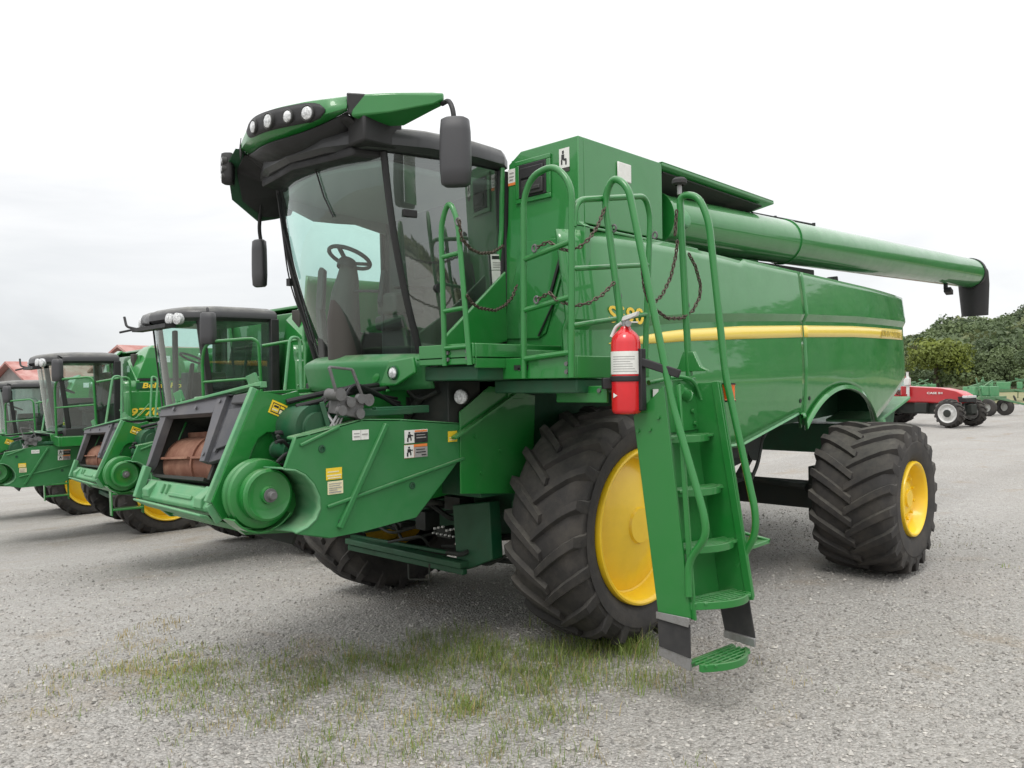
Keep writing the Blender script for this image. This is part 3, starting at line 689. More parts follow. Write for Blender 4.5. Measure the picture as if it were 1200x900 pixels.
b=MB(); b.box(.72,1.44,.92,1.44,2.02,2.12); b.box(.5,1.14,1.30,2.03,1.93,2.02); b.build('platform_underframe',M['frame'],pl,bevel=.01)
b=MB()
for y,zz in ((1.235,(2.16,2.205)),(1.425,(2.165,2.21))):
    for z in zz: b.cyl((1.50,y,z),(1.515,y,z),.013,n=8)
for y in (1.64,2.01):
    for z in (2.065,2.115): b.cyl((1.195,y,z),(1.222,y,z),.014,n=8)
b.cyl((1.195,1.59,2.09),(1.20,1.59,2.09),.01,n=8); b.cyl((1.025,2.12,1.945),(1.038,2.12,1.945),.014,n=8)
build_each(b,'bolt',M['alu'],pl)
def hoop(name,pts,r,bars=(),fil=.09):
    b=MB(); b.tube(pts,r,n=12,fil=fil)
    for p,q in bars: b.tube([p,q],r*.85,n=10)
    return b
# hoop A beside the cab door
hoop('r',[(1.515,1.215,2.12),(1.515,1.195,3.06),(1.515,1.28,3.215),(1.515,1.36,3.06),(1.515,1.455,2.12)],.018,
  [((1.515,1.207,2.84),(1.515,1.375,2.85)),((1.515,1.21,2.48),(1.515,1.41,2.49)),((1.515,1.213,2.235),(1.515,1.435,2.24))],.11).build('railing',M['green'],root)
# hoop B
hoop('r',[(1.212,1.645,2.03),(1.212,1.665,3.20),(1.212,1.74,3.33),(1.212,1.93,3.37),(1.212,2.07,3.22),(1.212,2.045,2.03)],.021,
  [((1.212,1.655,2.80),(1.212,2.06,2.87)),((1.212,1.65,2.47),(1.212,2.055,2.53)),((1.212,1.645,2.155),(1.212,2.045,2.185))],.13).build('railing',M['green'],root)
# side run from hoop B back to the ladder
hoop('r',[(1.20,2.07,2.96),(1.17,2.07,3.13),(.42,2.07,3.27),(.36,2.07,3.15),(.45,2.07,2.1)],.02,
  [((1.21,2.065,2.70),(.40,2.07,2.80)),((1.21,2.06,2.35),(.42,2.07,2.46))],.10).build('railing',M['green'],root)
# ladder handrails
hoop('r',[(.92,2.245,1.90),(.91,2.20,2.44),(.90,2.085,3.18),(.90,2.155,3.31),(.90,2.27,3.22),(.90,2.58,1.83),(.90,2.775,1.22),(.90,2.79,1.09),(.90,2.665,.93),(.90,2.665,.72)],.023,[],.08).build('railing',M['green'],root)
hoop('r',[(.40,2.385,2.03),(.40,2.33,3.24),(.40,2.47,3.21),(.40,2.545,3.04),(.40,2.65,2.03),(.40,2.845,1.17),(.40,2.84,1.03),(.40,2.72,.82)],.023,[],.08).build('railing',M['green'],root)
b=MB(); b.cyl((.40,2.33,3.24),(.40,2.33,3.31),.016,n=10); b.build('latch_pin',M['steel'],root)
b=MB(); b.lathe([(0,.03),(.012,.05),(.035,.05),(.05,.035),(.05,0)],(.40,2.33,3.30),(0,0,1),18); b.build('rubber_knob',M['flap'],root)

# --- swing-out ladder
b=MB()
b.prism([(0.900,2.284,1.781),(0.900,2.512,1.971),(0.900,2.674,0.589),(0.900,2.447,0.582)],(-.02,0,0))
b.prism([(0.880,2.584,1.971),(0.880,2.607,1.981),(0.880,2.696,0.574),(0.880,2.656,0.581)],(-.02,0,0))
la=b.build('ladder',M['green'],root,bevel=.004)
b=MB(); b.prism([(.40,2.40,1.98),(0.400,2.624,1.991),(0.400,2.834,0.642),(.40,2.60,.62)],(.02,0,0)); b.bar(V((0.420,2.587,1.992)),V((0.420,2.810,0.626)),.05,.02,up=(1,0,0))
b.build('ladder_rail',M['green'],la,bevel=.004)
b=MB(); b.prism([(.885,2.33,1.98),(.41,2.41,1.98),(.41,2.60,.64),(.885,2.49,.60)],(0,-.012,0)); 
b.prism([(.885,2.36,1.98),(.885,2.37,1.66),(.41,2.45,1.68),(.41,2.43,2.02)],(0,.012,0))
b.tube([(.88,2.39,1.99),(.60,2.43,2.03),(.46,2.46,2.0),(.41,2.48,1.88)],.014,n=8,fil=.06)
b.build('ladder_back',M['green'],la,bevel=.003)
b=MB()
for x,z in ((.82,1.72),(.62,1.72),(.52,1.92),(.46,1.72),(.48,1.80)): b.cyl((x,2.384+.17*(.885-x),z),(x,2.40+.17*(.885-x),z),.015,n=8)
for p in ((0.900,2.321,1.691),(0.900,2.410,1.704),(0.900,2.473,1.779)): b.cyl(V(p),V(p)+V((.012,0,0)),.012,n=8)
build_each(b,'bolt',M['green'],la)
sticker('white_decal',la,(.84,2.392,1.84),(-1,0,0),(0,0,1),.06,.11,[(0,1,0,1,0)],[M['white']])
sticker('tag_decal',la,(.80,2.40,1.68),(-1,0,0),(0,0,1),.05,.16,[(0,1,0,1,0),(.2,.8,.1,.6,1)],[M['cream'],M['trim']])
for i,(z,yb,yf) in enumerate(((1.66,2.40,2.56),(1.335,2.44,2.63),(1.00,2.50,2.71),(.68,2.56,2.80),(.325,2.63,2.87))):
    b=MB(); n=9; x0,x1=(.885,.415)
    dy=lambda x:(.11+.008*i if i<4 else .045)*(x0-x)/.47
    arc=[(x0+(x1-x0)*k/n, yf-.10*(2*k/n-1)**2 - .03 + dy(x0+(x1-x0)*k/n), z) for k in range(n+1)]
    arc2=[(x,y-.022,zz) for x,y,zz in arc]
    b.prism(arc+arc2[::-1],(0,0,-.045))
    b.bar((x0,yb+.01,z-.0225),(x1,yb+.01+dy(x1),z-.0225),.02,.045)
    for k in range(5):
        yy=yb+.03+(yf-yb-.09)*k/4*.85; hw=.5*(x0-x1)*(1 if yy<yf-.1 else .8); xm=(x0+x1)/2; b.bar((xm+hw*.97,yy+dy(xm+hw),z-.010),(xm-hw*.97,yy+dy(xm-hw),z-.010),.012,.016)
    for k in range(1,6):
        xx=x0+(x1-x0)*k/6; b.box(xx-.006,xx+.006,yb+.01+dy(xx),yf-.06-.10*(2*k/6-1)**2+dy(xx),z-.022,z-.006)
    b.build('step',M['green'],la,bevel=.003)
b=MB()
b.prism([(0.900,2.441,0.560),(0.900,2.668,0.547),(0.900,2.670,0.350),(0.900,2.450,0.379)],(-.012,0,0)); b.prism([(0.400,2.596,0.535),(0.400,2.794,0.635),(0.400,2.836,0.387),(0.400,2.625,0.397)],(.012,0,0))
build_each(b,'rubber_flap',M['flap'],la,bevel=.003)
b=MB()
b.prism([V((0.900,2.441,0.591))+V((.006,0,0)),V((0.900,2.674,0.594))+V((.006,0,0)),V((0.900,2.667,0.537))+V((.006,0,0)),V((0.900,2.441,0.549))+V((.006,0,0))],(.008,0,0))
b.prism([(0.890,2.444,0.375),(0.890,2.664,0.346),(0.890,2.663,0.270),(0.890,2.443,0.317)],(-.02,0,0)); b.prism([(0.410,2.630,0.401),(0.410,2.841,0.390),(0.410,2.840,0.337),(0.410,2.630,0.357)],(.02,0,0))
build_each(b,'flap_clamp',M['steel'],la,bevel=.003)
b=MB()      # side loop at the ladder's rear
b.box(.12,.40,2.58,2.80,.93,.955); b.tube([(.40,2.60,1.1),(.2,2.62,1.0),(.12,2.80,.95)],.012,n=8)
b.build('ladder_bracket',M['green'],la,bevel=.004)
b=MB(); b.cyl((.33,2.63,1.87),(.33,2.63,1.97),.042,n=18); b.build('amber_lamp',M['amber'],la,bevel=.008)
b=MB(); b.cyl((.33,2.63,1.86),(.33,2.63,1.87),.047,n=18); b.cyl((.33,2.63,1.97),(.33,2.63,1.98),.047,n=18); b.bar((.33,2.63,1.865),(.40,2.45,1.865),.03,.015); b.build('lamp_base',M['black'],la)
b=MB(); b.prism([(.42,2.26,2.06),(.42,2.54,2.06),(.42,2.48,2.09),(.42,2.43,2.19),(.42,2.35,2.19),(.42,2.31,2.09)],(-.04,0,0)); b.cyl((.6,2.42,1.94),(.5,2.42,1.90),.045,n=14); b.build('handrail_foot',M['green'],la,bevel=.006)

# --- chains
def chain(name,pts,parent,sag=.0,link=.034,wire=.0055):
    path=[]
    for a,c in zip(pts,pts[1:]):
        a,c=V(a),V(c); n=24
        for i in range(n): t=i/n; path.append(lerp(a,c,t)+V((0,0,-4*sag*t*(1-t))))
    path.append(V(pts[-1]))
    b=MB(); acc=0; prev=path[0]; k=0; cum=[0]
    for p,q in zip(path,path[1:]): cum.append(cum[-1]+(q-p).length)
    tot=cum[-1]; n=int(tot/(link*.78)); j=0
    for i in range(n):
        d=(i+.5)*tot/n
        while j<len(cum)-2 and cum[j+1]<d: j+=1
        t=(d-cum[j])/max(1e-6,cum[j+1]-cum[j]); p=lerp(path[j],path[j+1],t); T=(path[j+1]-path[j]).normalized()
        s=T.cross(V((.3,.9,.2))).normalized(); 
        if i%2: s=T.cross(s)
        w=link*.27; h=link*.5
        ring=[p+T*(h*math.cos(a)*1.0)+s*(w*math.sin(a)) for a in [2*math.pi*q/8 for q in range(8)]]
        b.tube(ring,wire,n=5,closed=True)
    return b.build(name,M['chain'],parent)
chain('chain',[(1.577,1.440,3.042),(1.538,1.420,2.930),(1.418,1.380,2.882),(1.275,1.320,2.877),(1.090,1.250,2.911),(0.906,1.180,2.988)],root)
chain('chain',[(1.519,1.440,2.568),(1.456,1.420,2.524),(1.348,1.380,2.500),(1.123,1.300,2.501),(0.939,1.220,2.553),(0.825,1.180,2.619),(0.737,1.150,2.721)],root)
chain('chain',[(1.23,1.78,2.86),(1.217,1.880,2.891),(1.201,1.950,2.841),(1.185,2.020,2.818),(1.149,2.080,2.841),(1.114,2.120,2.887),(1.026,2.120,2.973),(0.917,2.100,3.115)],root)
chain('chain',[(1.23,1.79,2.53),(1.239,1.900,2.564),(1.224,1.950,2.513),(1.179,2.050,2.471),(1.123,2.120,2.490),(1.044,2.160,2.539),(0.950,2.190,2.624)],root)
chain('chain',[(0.895,2.360,2.734),(0.871,2.360,2.577),(0.826,2.360,2.500),(0.732,2.360,2.446),(0.615,2.360,2.403),(0.457,2.370,2.410),(0.334,2.380,2.467),(0.261,2.390,2.562),(0.248,2.390,2.643),(0.311,2.390,2.764),(0.378,2.380,2.844)],root)
chain('chain',[(0.480,2.360,2.920),(0.504,2.360,2.816),(0.568,2.360,2.671),(0.671,2.360,2.548),(0.779,2.360,2.487)],root); chain('chain',[(0.486,2.360,3.120),(0.510,2.360,2.949)],root)
b=MB()
for p in ((1.23,1.77,2.86),(1.23,1.78,2.53),(.88,2.14,2.98),(.89,2.18,2.54),(.38,2.36,2.50),(.38,2.12,3.0),(1.53,1.38,3.05)):
    p=V(p); b.tube([p+V((.0,.018*math.cos(a),.022*math.sin(a))) for a in [2*math.pi*q/12 for q in range(12)]],.007,n=6,closed=True)
build_each(b,'chain_hook',M['alu'],root)


# ------------------------------------------------------------------ cab of the main combine
b=MB(); b.box(.60,1.26,-.86,.86,2.00,2.20)
cab=b.build('cab',M['trimd'],root,bevel=.01)
def wx(u,s):      # windscreen surface: u -1..1 across, s 0..1 up
    return (1.275+.325*s+.045*math.sin(math.pi*s)+(.15+.02*s)*(1-abs(u)**2.4), (.675+.02*s)*u, 2.205+1.42*s)
b=MB(); b.grid([[wx(-1+2*k/24,i/14) for k in range(25)] for i in range(15)],flip=True); b.build('windscreen',M['wind'],cab,smooth=80)
def sx(u,s,sg):   # side glass: u 0 front .. 1 rear
    f=V(wx(sg,s)); r=V(((.60 if sg>0 else .34)+.02*s,sg*(.90),2.32+1.30*s)); p=lerp(f,r,u); p.y+=sg*.05*math.sin(math.pi*u); return p
b=MB(); b.grid([[sx(.03+.94*k/10,.03+.97*i/8,1) for k in range(11)] for i in range(9)]); b.build('door_glass',M['glass'],cab,smooth=80)
b=MB(); b.grid([[sx(.03+.94*k/10,.03+.97*i/8,-1) for k in range(11)] for i in range(9)],flip=True); b.build('side_glass',M['wind'],cab,smooth=80)
for sg in (1,-1):
    b=MB(); b.tube([V(wx(sg,i/10))+V((.0,sg*.005,0)) for i in range(11)],.026,n=10); b.build('pillar',M['black'],cab)
    b=MB(); b.tube([sx(1,i/6,sg)+V((-.02,-sg*.01,0)) for i in range(7)],.055,n=10); b.tube([sx(.99,i/6,sg)+V((.03,sg*.012,0)) for i in range(7)],.02,n=8); b.build('pillar',M['black'],cab)
    b=MB(); b.tube([sx(k/8,.0,sg) for k in range(9)],.032,n=10); b.build('door_sill',M['black'],cab)
b=MB(); b.tube([wx(-1+2*k/16,0) for k in range(17)],.024,n=8); b.build('windscreen_seal',M['black'],cab)
# interior
b=MB(); b.prism([(.36,-.89,2.2),(.62,.88,2.2),(.62,.88,3.62),(.36,-.89,3.62)],(-.03,0,0))
b.build('rear_wall',M['trimd'],cab)
b=MB(); b.prism([(.40,-.84,3.50),(1.10,-.80,3.50),(1.58,-.66,3.53),(1.66,-.3,3.56),(1.70,0,3.57),(1.66,.3,3.56),(1.58,.66,3.54),(1.1,.80,3.5),(.62,.84,3.52)],(0,0,.05)); 
b.prism([(.40,-.865,3.40),(.75,-.855,3.45),(1.0,-.80,3.42),(1.25,-.76,3.40),(1.54,-.685,3.46),(1.58,-.685,3.6),(.40,-.865,3.6)],(0,.035,0))
b.build('headliner',M['liner'],cab,bevel=.02)
b=MB(); b.prism([(.40,-.86,2.2),(1.27,-.68,2.2),(1.29,-.68,2.34),(.40,-.87,2.42)],(0,.05,0)); b.box(.65,1.10,-.82,-.55,2.2,2.46); b.box(.66,1.1,.34,.62,2.2,2.72); b.prism([(.95,.2,2.55),(1.38,.30,2.52),(1.38,.52,2.52),(.95,.52,2.55)],(0,0,.16))
b.build('side_console',M['trim'],cab,bevel=.03)
b=MB(); b.box(.74,1.10,-.12,.32,2.44,2.56); b.prism([(.72,-.12,2.52),(.84,-.12,2.54),(.74,-.12,3.05),(.66,-.12,3.05)],(0,.44,0)); b.box(.66,.74,.0,.2,3.04,3.18); b.box(.78,1.05,-.1,.28,2.2,2.46)
b.build('seat',M['seat'],cab,bevel=.04,seg=3)
b=MB(); c=V((1.42,.02,2.985)); ax=V((-.42,0,.9)).normalized(); x=V((.9,0,.42)).normalized(); y=ax.cross(x)
b.tube([c+(x*math.cos(a)+y*math.sin(a))*.165 for a in [2*math.pi*k/36 for k in range(36)]],.016,n=8,closed=True)
for a in (20,140,260): b.bar(c-ax*.05,c+(x*math.cos(R(a))+y*math.sin(R(a)))*.16,.035,.014,up=ax)
b.lathe([(-.10,.07),(-.05,.075),(-.02,.06),(-.01,.0)],c,ax,16)
b.build('steering_wheel',M['black'],cab)
b=MB(); b.tube([(1.46,.0,2.2),(1.47,.0,2.50),(1.46,.01,2.70),(1.44,.02,2.82),(1.43,.02,2.93)],[.13,.125,.105,.085,.06],n=14,fil=.05); b.build('steering_column',M['trim'],cab,smooth=60)
b=MB(); b.tube([(1.44,.1,2.72),(1.38,.34,2.70)],.012,n=7); b.prism([(1.38,.33,2.58),(1.40,.33,2.62),(1.36,.33,2.86),(1.33,.33,2.86)],(0,.05,0)); b.bar((1.37,.36,2.4),(1.37,.36,2.6),.02,.02)
b.tube([(1.47,-.14,2.22),(1.47,-.17,2.58),(1.45,-.08,2.66)],.014,n=7,fil=.03); b.build('control_levers',M['black'],cab,bevel=.006)
b=MB(); b.prism([(1.44,-.44,2.62),(1.47,-.30,2.60),(1.45,-.30,2.92),(1.42,-.40,2.96),(1.41,-.44,2.93)],(-.04,0,0)); b.prism([(1.44,-.40,2.2),(1.46,-.28,2.2),(1.455,-.36,2.64),(1.44,-.44,2.64)],(-.06,0,0)); b.build('monitor',M['trimd'],cab,bevel=.012)
b=MB(); b.box(1.10,1.14,.45,.62,2.8,2.92); b.box(1.0,1.3,.40,.56,2.72,2.74); b.build('armrest_screen',M['black'],cab,bevel=.01)
b=MB(); p=sx(.10,.71,1); b.obox(p+V((-.04,.02,.0)),(.055,-.012,0),(0,.008,0),(0,0,.028)); p=sx(.28,.33,1); b.cyl(p,p+V((0,.02,0)),.022,n=12); build_each(b,'door_handle',M['black'],cab,bevel=.01)
p=sx(.83,.42,1)
sticker('paper_notice',cab,sx(.93,.33,1)*.25+sx(.80,.33,1)*.75+V((0,.014,0)),sx(.95,.4,1)-sx(.80,.4,1),(0,0,1),.115,.24,[(0,1,0,.49,0),(0,1,.51,1,0),(.08,.92,.84,.95,1),(.12,.8,.72,.745,2),(.12,.85,.65,.675,2),(.12,.7,.58,.605,2)],[M['white'],M['ink'],M['inkgrey']])
# wiper
b=MB(); off=V((.025,0,0))
b.tube([V(wx(-.97,.96))+off,V(wx(-.94,.6))+off,V(wx(-.72,.10))+off],.009,n=7); b.tube([V(wx(-.88,.75))+off,V(wx(-.62,.02))+off*1.3],.007,n=6); b.tube([V(wx(-.90,.88))+V((.01,-.03,0)),V(wx(-1,.45))+V((.03,-.05,0)),V(wx(-.80,.12))+off],.006,n=6,fil=.2)
b.obox(V(wx(-.96,.46))+V((.02,-.05,0)),(.02,0,0),(0,.025,0),(0,0,.03)); b.build('wiper',M['black'],cab)
b=MB(); b.tube([V(wx(.16,.98))+V((.012,0,0)),V(wx(.24,.83))+V((.012,0,0)),V(wx(.34,.72))+V((.012,0,0))],.006,n=6); b.build('antenna_cable',M['black'],cab)
# green fairing under the windscreen, with two lamp pockets
def fx(u,s):
    k=1-abs(u)**2.2
    a=min(1,s/.35); c_=max(0,(s-.35)/.65)
    return (1.29+.24*k+.10*a-.05*c_, .80*u+.10, 2.215-.045*a-.20*c_+.03*k*(1-s)-.02*k)
b=MB(); b.grid([[fx(-1+2*k/28,i/8) for k in range(29)] for i in range(9)],flip=False)
fa=b.build('cab_fairing',M['shield'],root,smooth=70,solid=.03,recalc=True)
b=MB()
b.prism([(1.500,0.287,1.976),(1.500,0.509,2.160),(1.500,0.895,2.191),(1.500,0.920,2.078),(1.500,0.712,1.992)],(.03,0,0))
b.prism([(1.500,0.146,1.964),(1.500,0.614,1.968),(1.500,0.613,1.944),(1.500,0.145,1.938)],(.04,0,0))
lp=b.build('lamp_pocket',M['green'],fa,bevel=.012,seg=3)
b=MB(); c=V((1.535,0.691,2.083)); b.lathe([(0,.052),(.012,.05),(.016,.045)],c,(1,.1,0),22); b.build('lamp_ring',M['frame'],lp)
b=MB(); b.lathe([(.0,.042),(.012,.036),(.02,.02),(.022,0)],c,(1,.1,0),20); b.build('lamp',M['lens'],lp)
b=MB(); c=V((1.530,0.486,2.068)); b.lathe([(0,.055),(.02,.05),(.026,.03),(.027,0)],c,(1,.1,0),20); b.build('lamp_cover',M['green'],lp)
b=MB(); c=V((1.220,1.054,1.908)); b.lathe([(0,.05),(.02,.05),(.03,.035),(.034,0)],c,(1,.3,0),20); b.build('work_lamp',M['lens'],root)
b=MB(); b.lathe([(-.06,.03),(-.02,.056),(.004,.056),(.004,.05)],c,(1,.3,0),20); b.build('lamp_housing',M['black'],root)
def mirror_body(c,fw,sd,h,w_,d_):
    b=MB(); rows=[]
    for z,k in ((-h,.70),(-h*.93,.92),(-h*.5,1),(0,1.0),(h*.6,.97),(h*.93,.90),(h,.66)):
        ring=[]
        for i in range(20):
            an=2*math.pi*i/20; cx,sy=math.cos(an),math.sin(an)
            cx=math.copysign(abs(cx)**.6,cx); sy=math.copysign(abs(sy)**.6,sy)
            ring.append(V(c)+sd*w_*k*cx+fw*d_*k*(sy if sy>0 else sy*.5)+V((0,0,z)))
        ring.append(ring[0]); rows.append(ring)
    b.grid(rows); b.add(rows[0][:-1],[list(range(20))]); b.add(rows[-1][:-1],[list(range(20))[::-1]]); return b
# --- roof
def roofslab(outline,z0,z1,inset):
    n=len(outline); c=V((1.2,0,0))
    b=MB(); rows=[]
    for (z,k) in ((z0,.05),(z0+.03,0),((z0+z1)/2,0),(z1-.03,.02),(z1,inset)):
        rows.append([V((x+(c.x-x)*k,y*(1-k),z if not callable(z) else z(x))) for x,y in outline]+[V((outline[0][0]+(c.x-outline[0][0])*k,outline[0][1]*(1-k),z))])
    b.grid(rows); m=len(rows[0])-1
    b.add(rows[-1][:-1],[list(range(m))]); b.add(rows[0][:-1],[list(range(m))[::-1]])
    return b
half=[(1.95,.0),(1.90,.40),(1.75,.72),(1.35,.90),(.95,.97),(.66,.96),(.56,.90),(.53,.80)]
outl=half+[(x,-y) for x,y in half[::-1] if y>0]
cr=roofslab(outl,3.63,3.80,.08).build('cab_roof',M['roof'],cab,smooth=50,recalc=True)
b=MB(); b.prism([(1.80,-.62,3.58),(1.90,0,3.58),(1.80,.62,3.58),(1.2,.80,3.60),(.62,.86,3.62),(.62,-.86,3.62),(1.2,-.80,3.60)],(0,0,.06)); b.build('roof_lining',M['black'],cr,bevel=.02)
# visor: swept strip round the front, bulging, on both sides
path=[(1.30,1.10,.02),(1.52,1.10,.0),(1.70,.93,.0),(1.87,.70,0),(2.04,.42,0),(2.13,.14,0),(2.15,0,0)]
path=[(1.90,.70,0),(2.02,.44,0),(2.11,.16,0),(2.13,0,0)]
path=path+[(x,-y,0) for x,y,_ in path[:-1][::-1]]
pv=fillet([(x,y,0) for x,y,_ in path],.12,4)
b=MB(); rows=[]; rows2=[]
for p in pv:
    nrm=V((p.x-1.1,p.y*1.1,0)).normalized()
    yy=abs(p.y); dz=.03*max(0,yy-.4)
    up_=.115*(yy/.7)**2.4
    rows.append([p-nrm*.26+V((0,0,3.985-dz)),p-nrm*.05+V((0,0,3.97-dz)),p+nrm*.0+V((0,0,3.945-dz)),p+nrm*.035+V((0,0,3.86-dz)),p+nrm*.03+V((0,0,3.80-dz+up_*.5)),p-nrm*.03+V((0,0,3.735+up_))])
    rows2.append([p-nrm*.031+V((0,0,3.735+up_)),p-nrm*.16+V((0,0,3.69+up_*.7)),p-nrm*.34+V((0,0,3.65))])
b.grid(rows); vi=b.build('roof_visor',M['green'],cr,smooth=40,solid=.02,recalc=True)
b=MB(); b.grid(rows2); b.build('visor_underside',M['black'],vi,smooth=50,solid=.015,recalc=True)
# black lamp recess with four lamps at the left of the visor, three at the right
def vis(y,z,d=0):
    best=min(range(len(pv)),key=lambda i:abs(pv[i].y-y)); 
    for i in range(len(pv)-1):
        if (pv[i].y-y)*(pv[i+1].y-y)<=0: 
            t=(y-pv[i].y)/(pv[i+1].y-pv[i].y+1e-9); p=lerp(pv[i],pv[i+1],t); break
    else: p=pv[best]
    nrm=V((p.x-1.1,p.y*1.1,0)).normalized(); dz=.03*max(0,abs(y)-.4)
    k=.035*(1-abs((z-3.865)/.08)*.35)
    return p+nrm*(k+d)+V((0,0,z-dz)),nrm
for s in (1,-1):
    b=MB(); rows=[]; N=22
    ya,yb=(-.22,.56) if s>0 else (-.68,-.52)
    for k in range(N+1):
        t=k/N; y=ya+(yb-ya)*t; h=.070*math.sqrt(max(0.02,1-(2*t-1)**6)); zc=3.857
        rows.append([vis(y,zc+h*q,.008)[0] for q in (-1,-.5,0,.5,1)])
    b.grid(rows,flip=True); b.build('lamp_recess',M['black'],vi,smooth=60,solid=.006,recalc=True)
b=MB(); cb=MB()
for (y,rr_) in ((-.06,.050),(.12,.056),(.29,.048),(.44,.054),):
    p,nrm=vis(y,3.850,.006); nrm=(nrm+V((.2,.25 if y in(-.2,.24) else -.1,-.05))).normalized()
    b.lathe([(.004,rr_*.86),(.014,rr_*.80),(.022,rr_*.5),(.024,0)],p,nrm,20)
    cb.lathe([(-.03,rr_*1.05),(.010,rr_*1.05),(.014,rr_*.95),(.008,rr_*.86)],p,nrm,20)
build_each(b,'work_lamp',M['lens'],vi); build_each(cb,'lamp_bezel',M['trimd'],vi)
# drop skirt and lamp pod at the far front corner of the roof
b=MB(); b.prism([(2.00,-.66,3.86),(1.93,-.95,3.80),(1.82,-1.08,3.55),(1.60,-1.07,3.40),(1.44,-1.02,3.44),(1.46,-.9,3.66)],(-.05,.02,.0))
sk=b.build('roof_skirt',M['frame'],cr,bevel=.015)
b=MB(); b.prism([(1.94,-.64,3.82),(1.86,-.92,3.76),(1.76,-1.02,3.54),(1.58,-1.02,3.43),(1.44,-.99,3.46),(1.46,-.8,3.62)],(-.10,.05,.0)); b.build('skirt_lining',M['black'],sk,bevel=.015)
b=MB(); b.box(1.50,1.83,.60,.79,3.64,3.85); b.prism([(1.90,-.66,3.80),(2.0,-.2,3.76),(2.0,.2,3.76),(1.88,.68,3.80),(1.5,.7,3.60),(1.5,-.7,3.60)],(0,0,.04)); b.build('visor_brace',M['black'],vi,bevel=.02)
# side wings of the roof
for s in (1,-1):
    b=MB()
    t_=[(1.885,.715),(1.72,.93),(1.50,1.12),(1.42,1.14),(1.38,1.08),(1.55,.86),(1.66,.70)]
    top=[V((x,s*y,3.955 + (0.02 if i in (3,4) else 0))) for i,(x,y) in enumerate(t_)]
    bot=[V((x,s*y,z)) for (x,y),z in zip(t_,(3.80,3.81,3.87,3.92,3.90,3.80,3.78))]
    n=len(top); b.add(top+bot,[list(range(n)),list(range(n,2*n))[::-1]]+[(i,n+i,n+(i+1)%n,(i+1)%n) for i in range(n)])
    wg=b.build('roof_wing',M['green'],cr,bevel=.018,seg=3,recalc=True)
b=MB(); b.prism([V((1.93,.73,3.955)),V((1.82,.80,3.955)),V((1.80,.78,3.83)),V((1.90,.70,3.82))],(-.06,-.04,0)); b.build('visor_end_cap',M['roof'],vi,bevel=.012)
b=MB(); b.box(1.76,1.80,-.86,-.70,3.96,4.02); b.cyl((1.9,-.62,3.97),(1.9,-.62,4.0),.015,n=8); b.build('beacon_mount',M['black'],cr,bevel=.01)
pod=mirror_body(V((1.905,-.925,3.765)),V((.75,-.66,0)),V((.66,.75,0)),.125,.05,.07).build('lamp_pod',M['black'],sk,smooth=60,recalc=True)
b=MB(); cb=MB()
for dz in (.055,-.01,-.07):
    p=V((1.955,-.945+dz*.1,3.765+dz)); nrm=V((.85,-.45,-.05)).normalized()
    b.lathe([(.0,.036),(.012,.03),(.018,.0)],p,nrm,18); cb.lathe([(-.03,.042),(.006,.042),(.008,.036)],p,nrm,18)
build_each(b,'work_lamp',M['lens'],pod); build_each(cb,'lamp_bezel',M['trimd'],pod)
# mirrors
b=MB(); b.tube([(1.42,1.12,3.90),(1.44,1.21,3.90),(1.45,1.26,3.82),(1.45,1.27,3.72)],.017,n=10,fil=.06)
ml=b.build('mirror',M['black'],root)
b=MB(); a=V((.62,-.78,0)).normalized(); w=V((.78,.62,0)).normalized(); c=V((1.45,1.28,3.53))

mirror_body(c,w,a,.225,.105,.085).build('mirror_housing',M['mirror'],ml,smooth=60,recalc=True)
b=MB(); b.obox(c-w*.046,a*.085,w*.004,V((0,0,.19))); b.build('mirror_glass',M['chrome'],ml)
b=MB(); b.tube([(1.55,-.98,3.80),(1.60,-1.0,3.5),(1.58,-1.06,3.33),(1.56,-1.07,3.24)],.016,n=9,fil=.08); b.tube([(1.6,-.95,3.78),(1.62,-.97,3.45)],.008,n=6)
mr_=b.build('mirror',M['black'],root)
mirror_body(V((1.56,-1.09,3.05)),w,V((.30,-.95,0)).normalized(),.20,.075,.075).build('mirror_housing',M['mirror'],mr_,smooth=60,recalc=True)


# ------------------------------------------------------------------ fire extinguisher hung at the ladder top
ext=tag(empty('fire_extinguisher',(.97,2.285,1.80)),'red fire extinguisher with white instruction band strapped at the top of the ladder','fire extinguisher')
b=MB(); b.lathe([(0,.0),(0,.075),(.012,.088),(.03,.092),(.44,.092),(.475,.084),(.505,.06),(.525,.035),(.54,.03),(.54,0)],(0,0,0),(0,0,1),36); b.build('cylinder_body',M['red'],ext,smooth=50)
b=MB(); n=20
for r_,z0,z1,mi in ((.0935,.245,.385,0),):
    rows=[[( r_*math.cos(R(a)), r_*math.sin(R(a)), z) for a in range(-90,136,9)] for z in (z0,z1)]
    b.grid(rows,mi,flip=False)
for i in range(7):
    z=.26+i*.015
    rows=[[( .0945*math.cos(R(a)), .0945*math.sin(R(a)), zz) for a in range(-20,84-(i*7)%30,9)] for zz in (z,z+.004)]
    b.grid(rows,1)
rows=[[( .0945*math.cos(R(a)), .0945*math.sin(R(a)), zz) for a in range(90,125,7)] for zz in (.26,.30)]; b.grid(rows,1)
b.build('instruction_band',[M['white'],M['inkgrey']],ext,smooth=60,recalc=False)
b=MB(); b.prism([(.0925,-.03,.10),(.0935,.0,.115),(.0925,-.03,.13)],(.002,0,0)); b.build('arrow_decal',M['white'],ext)
b=MB(); b.cyl((0,0,.53),(0,0,.58),.022,n=14); b.cyl((.02,.03,.555),(.04,.05,.555),.02,n=12); b.build('valve',M['steel'],ext)
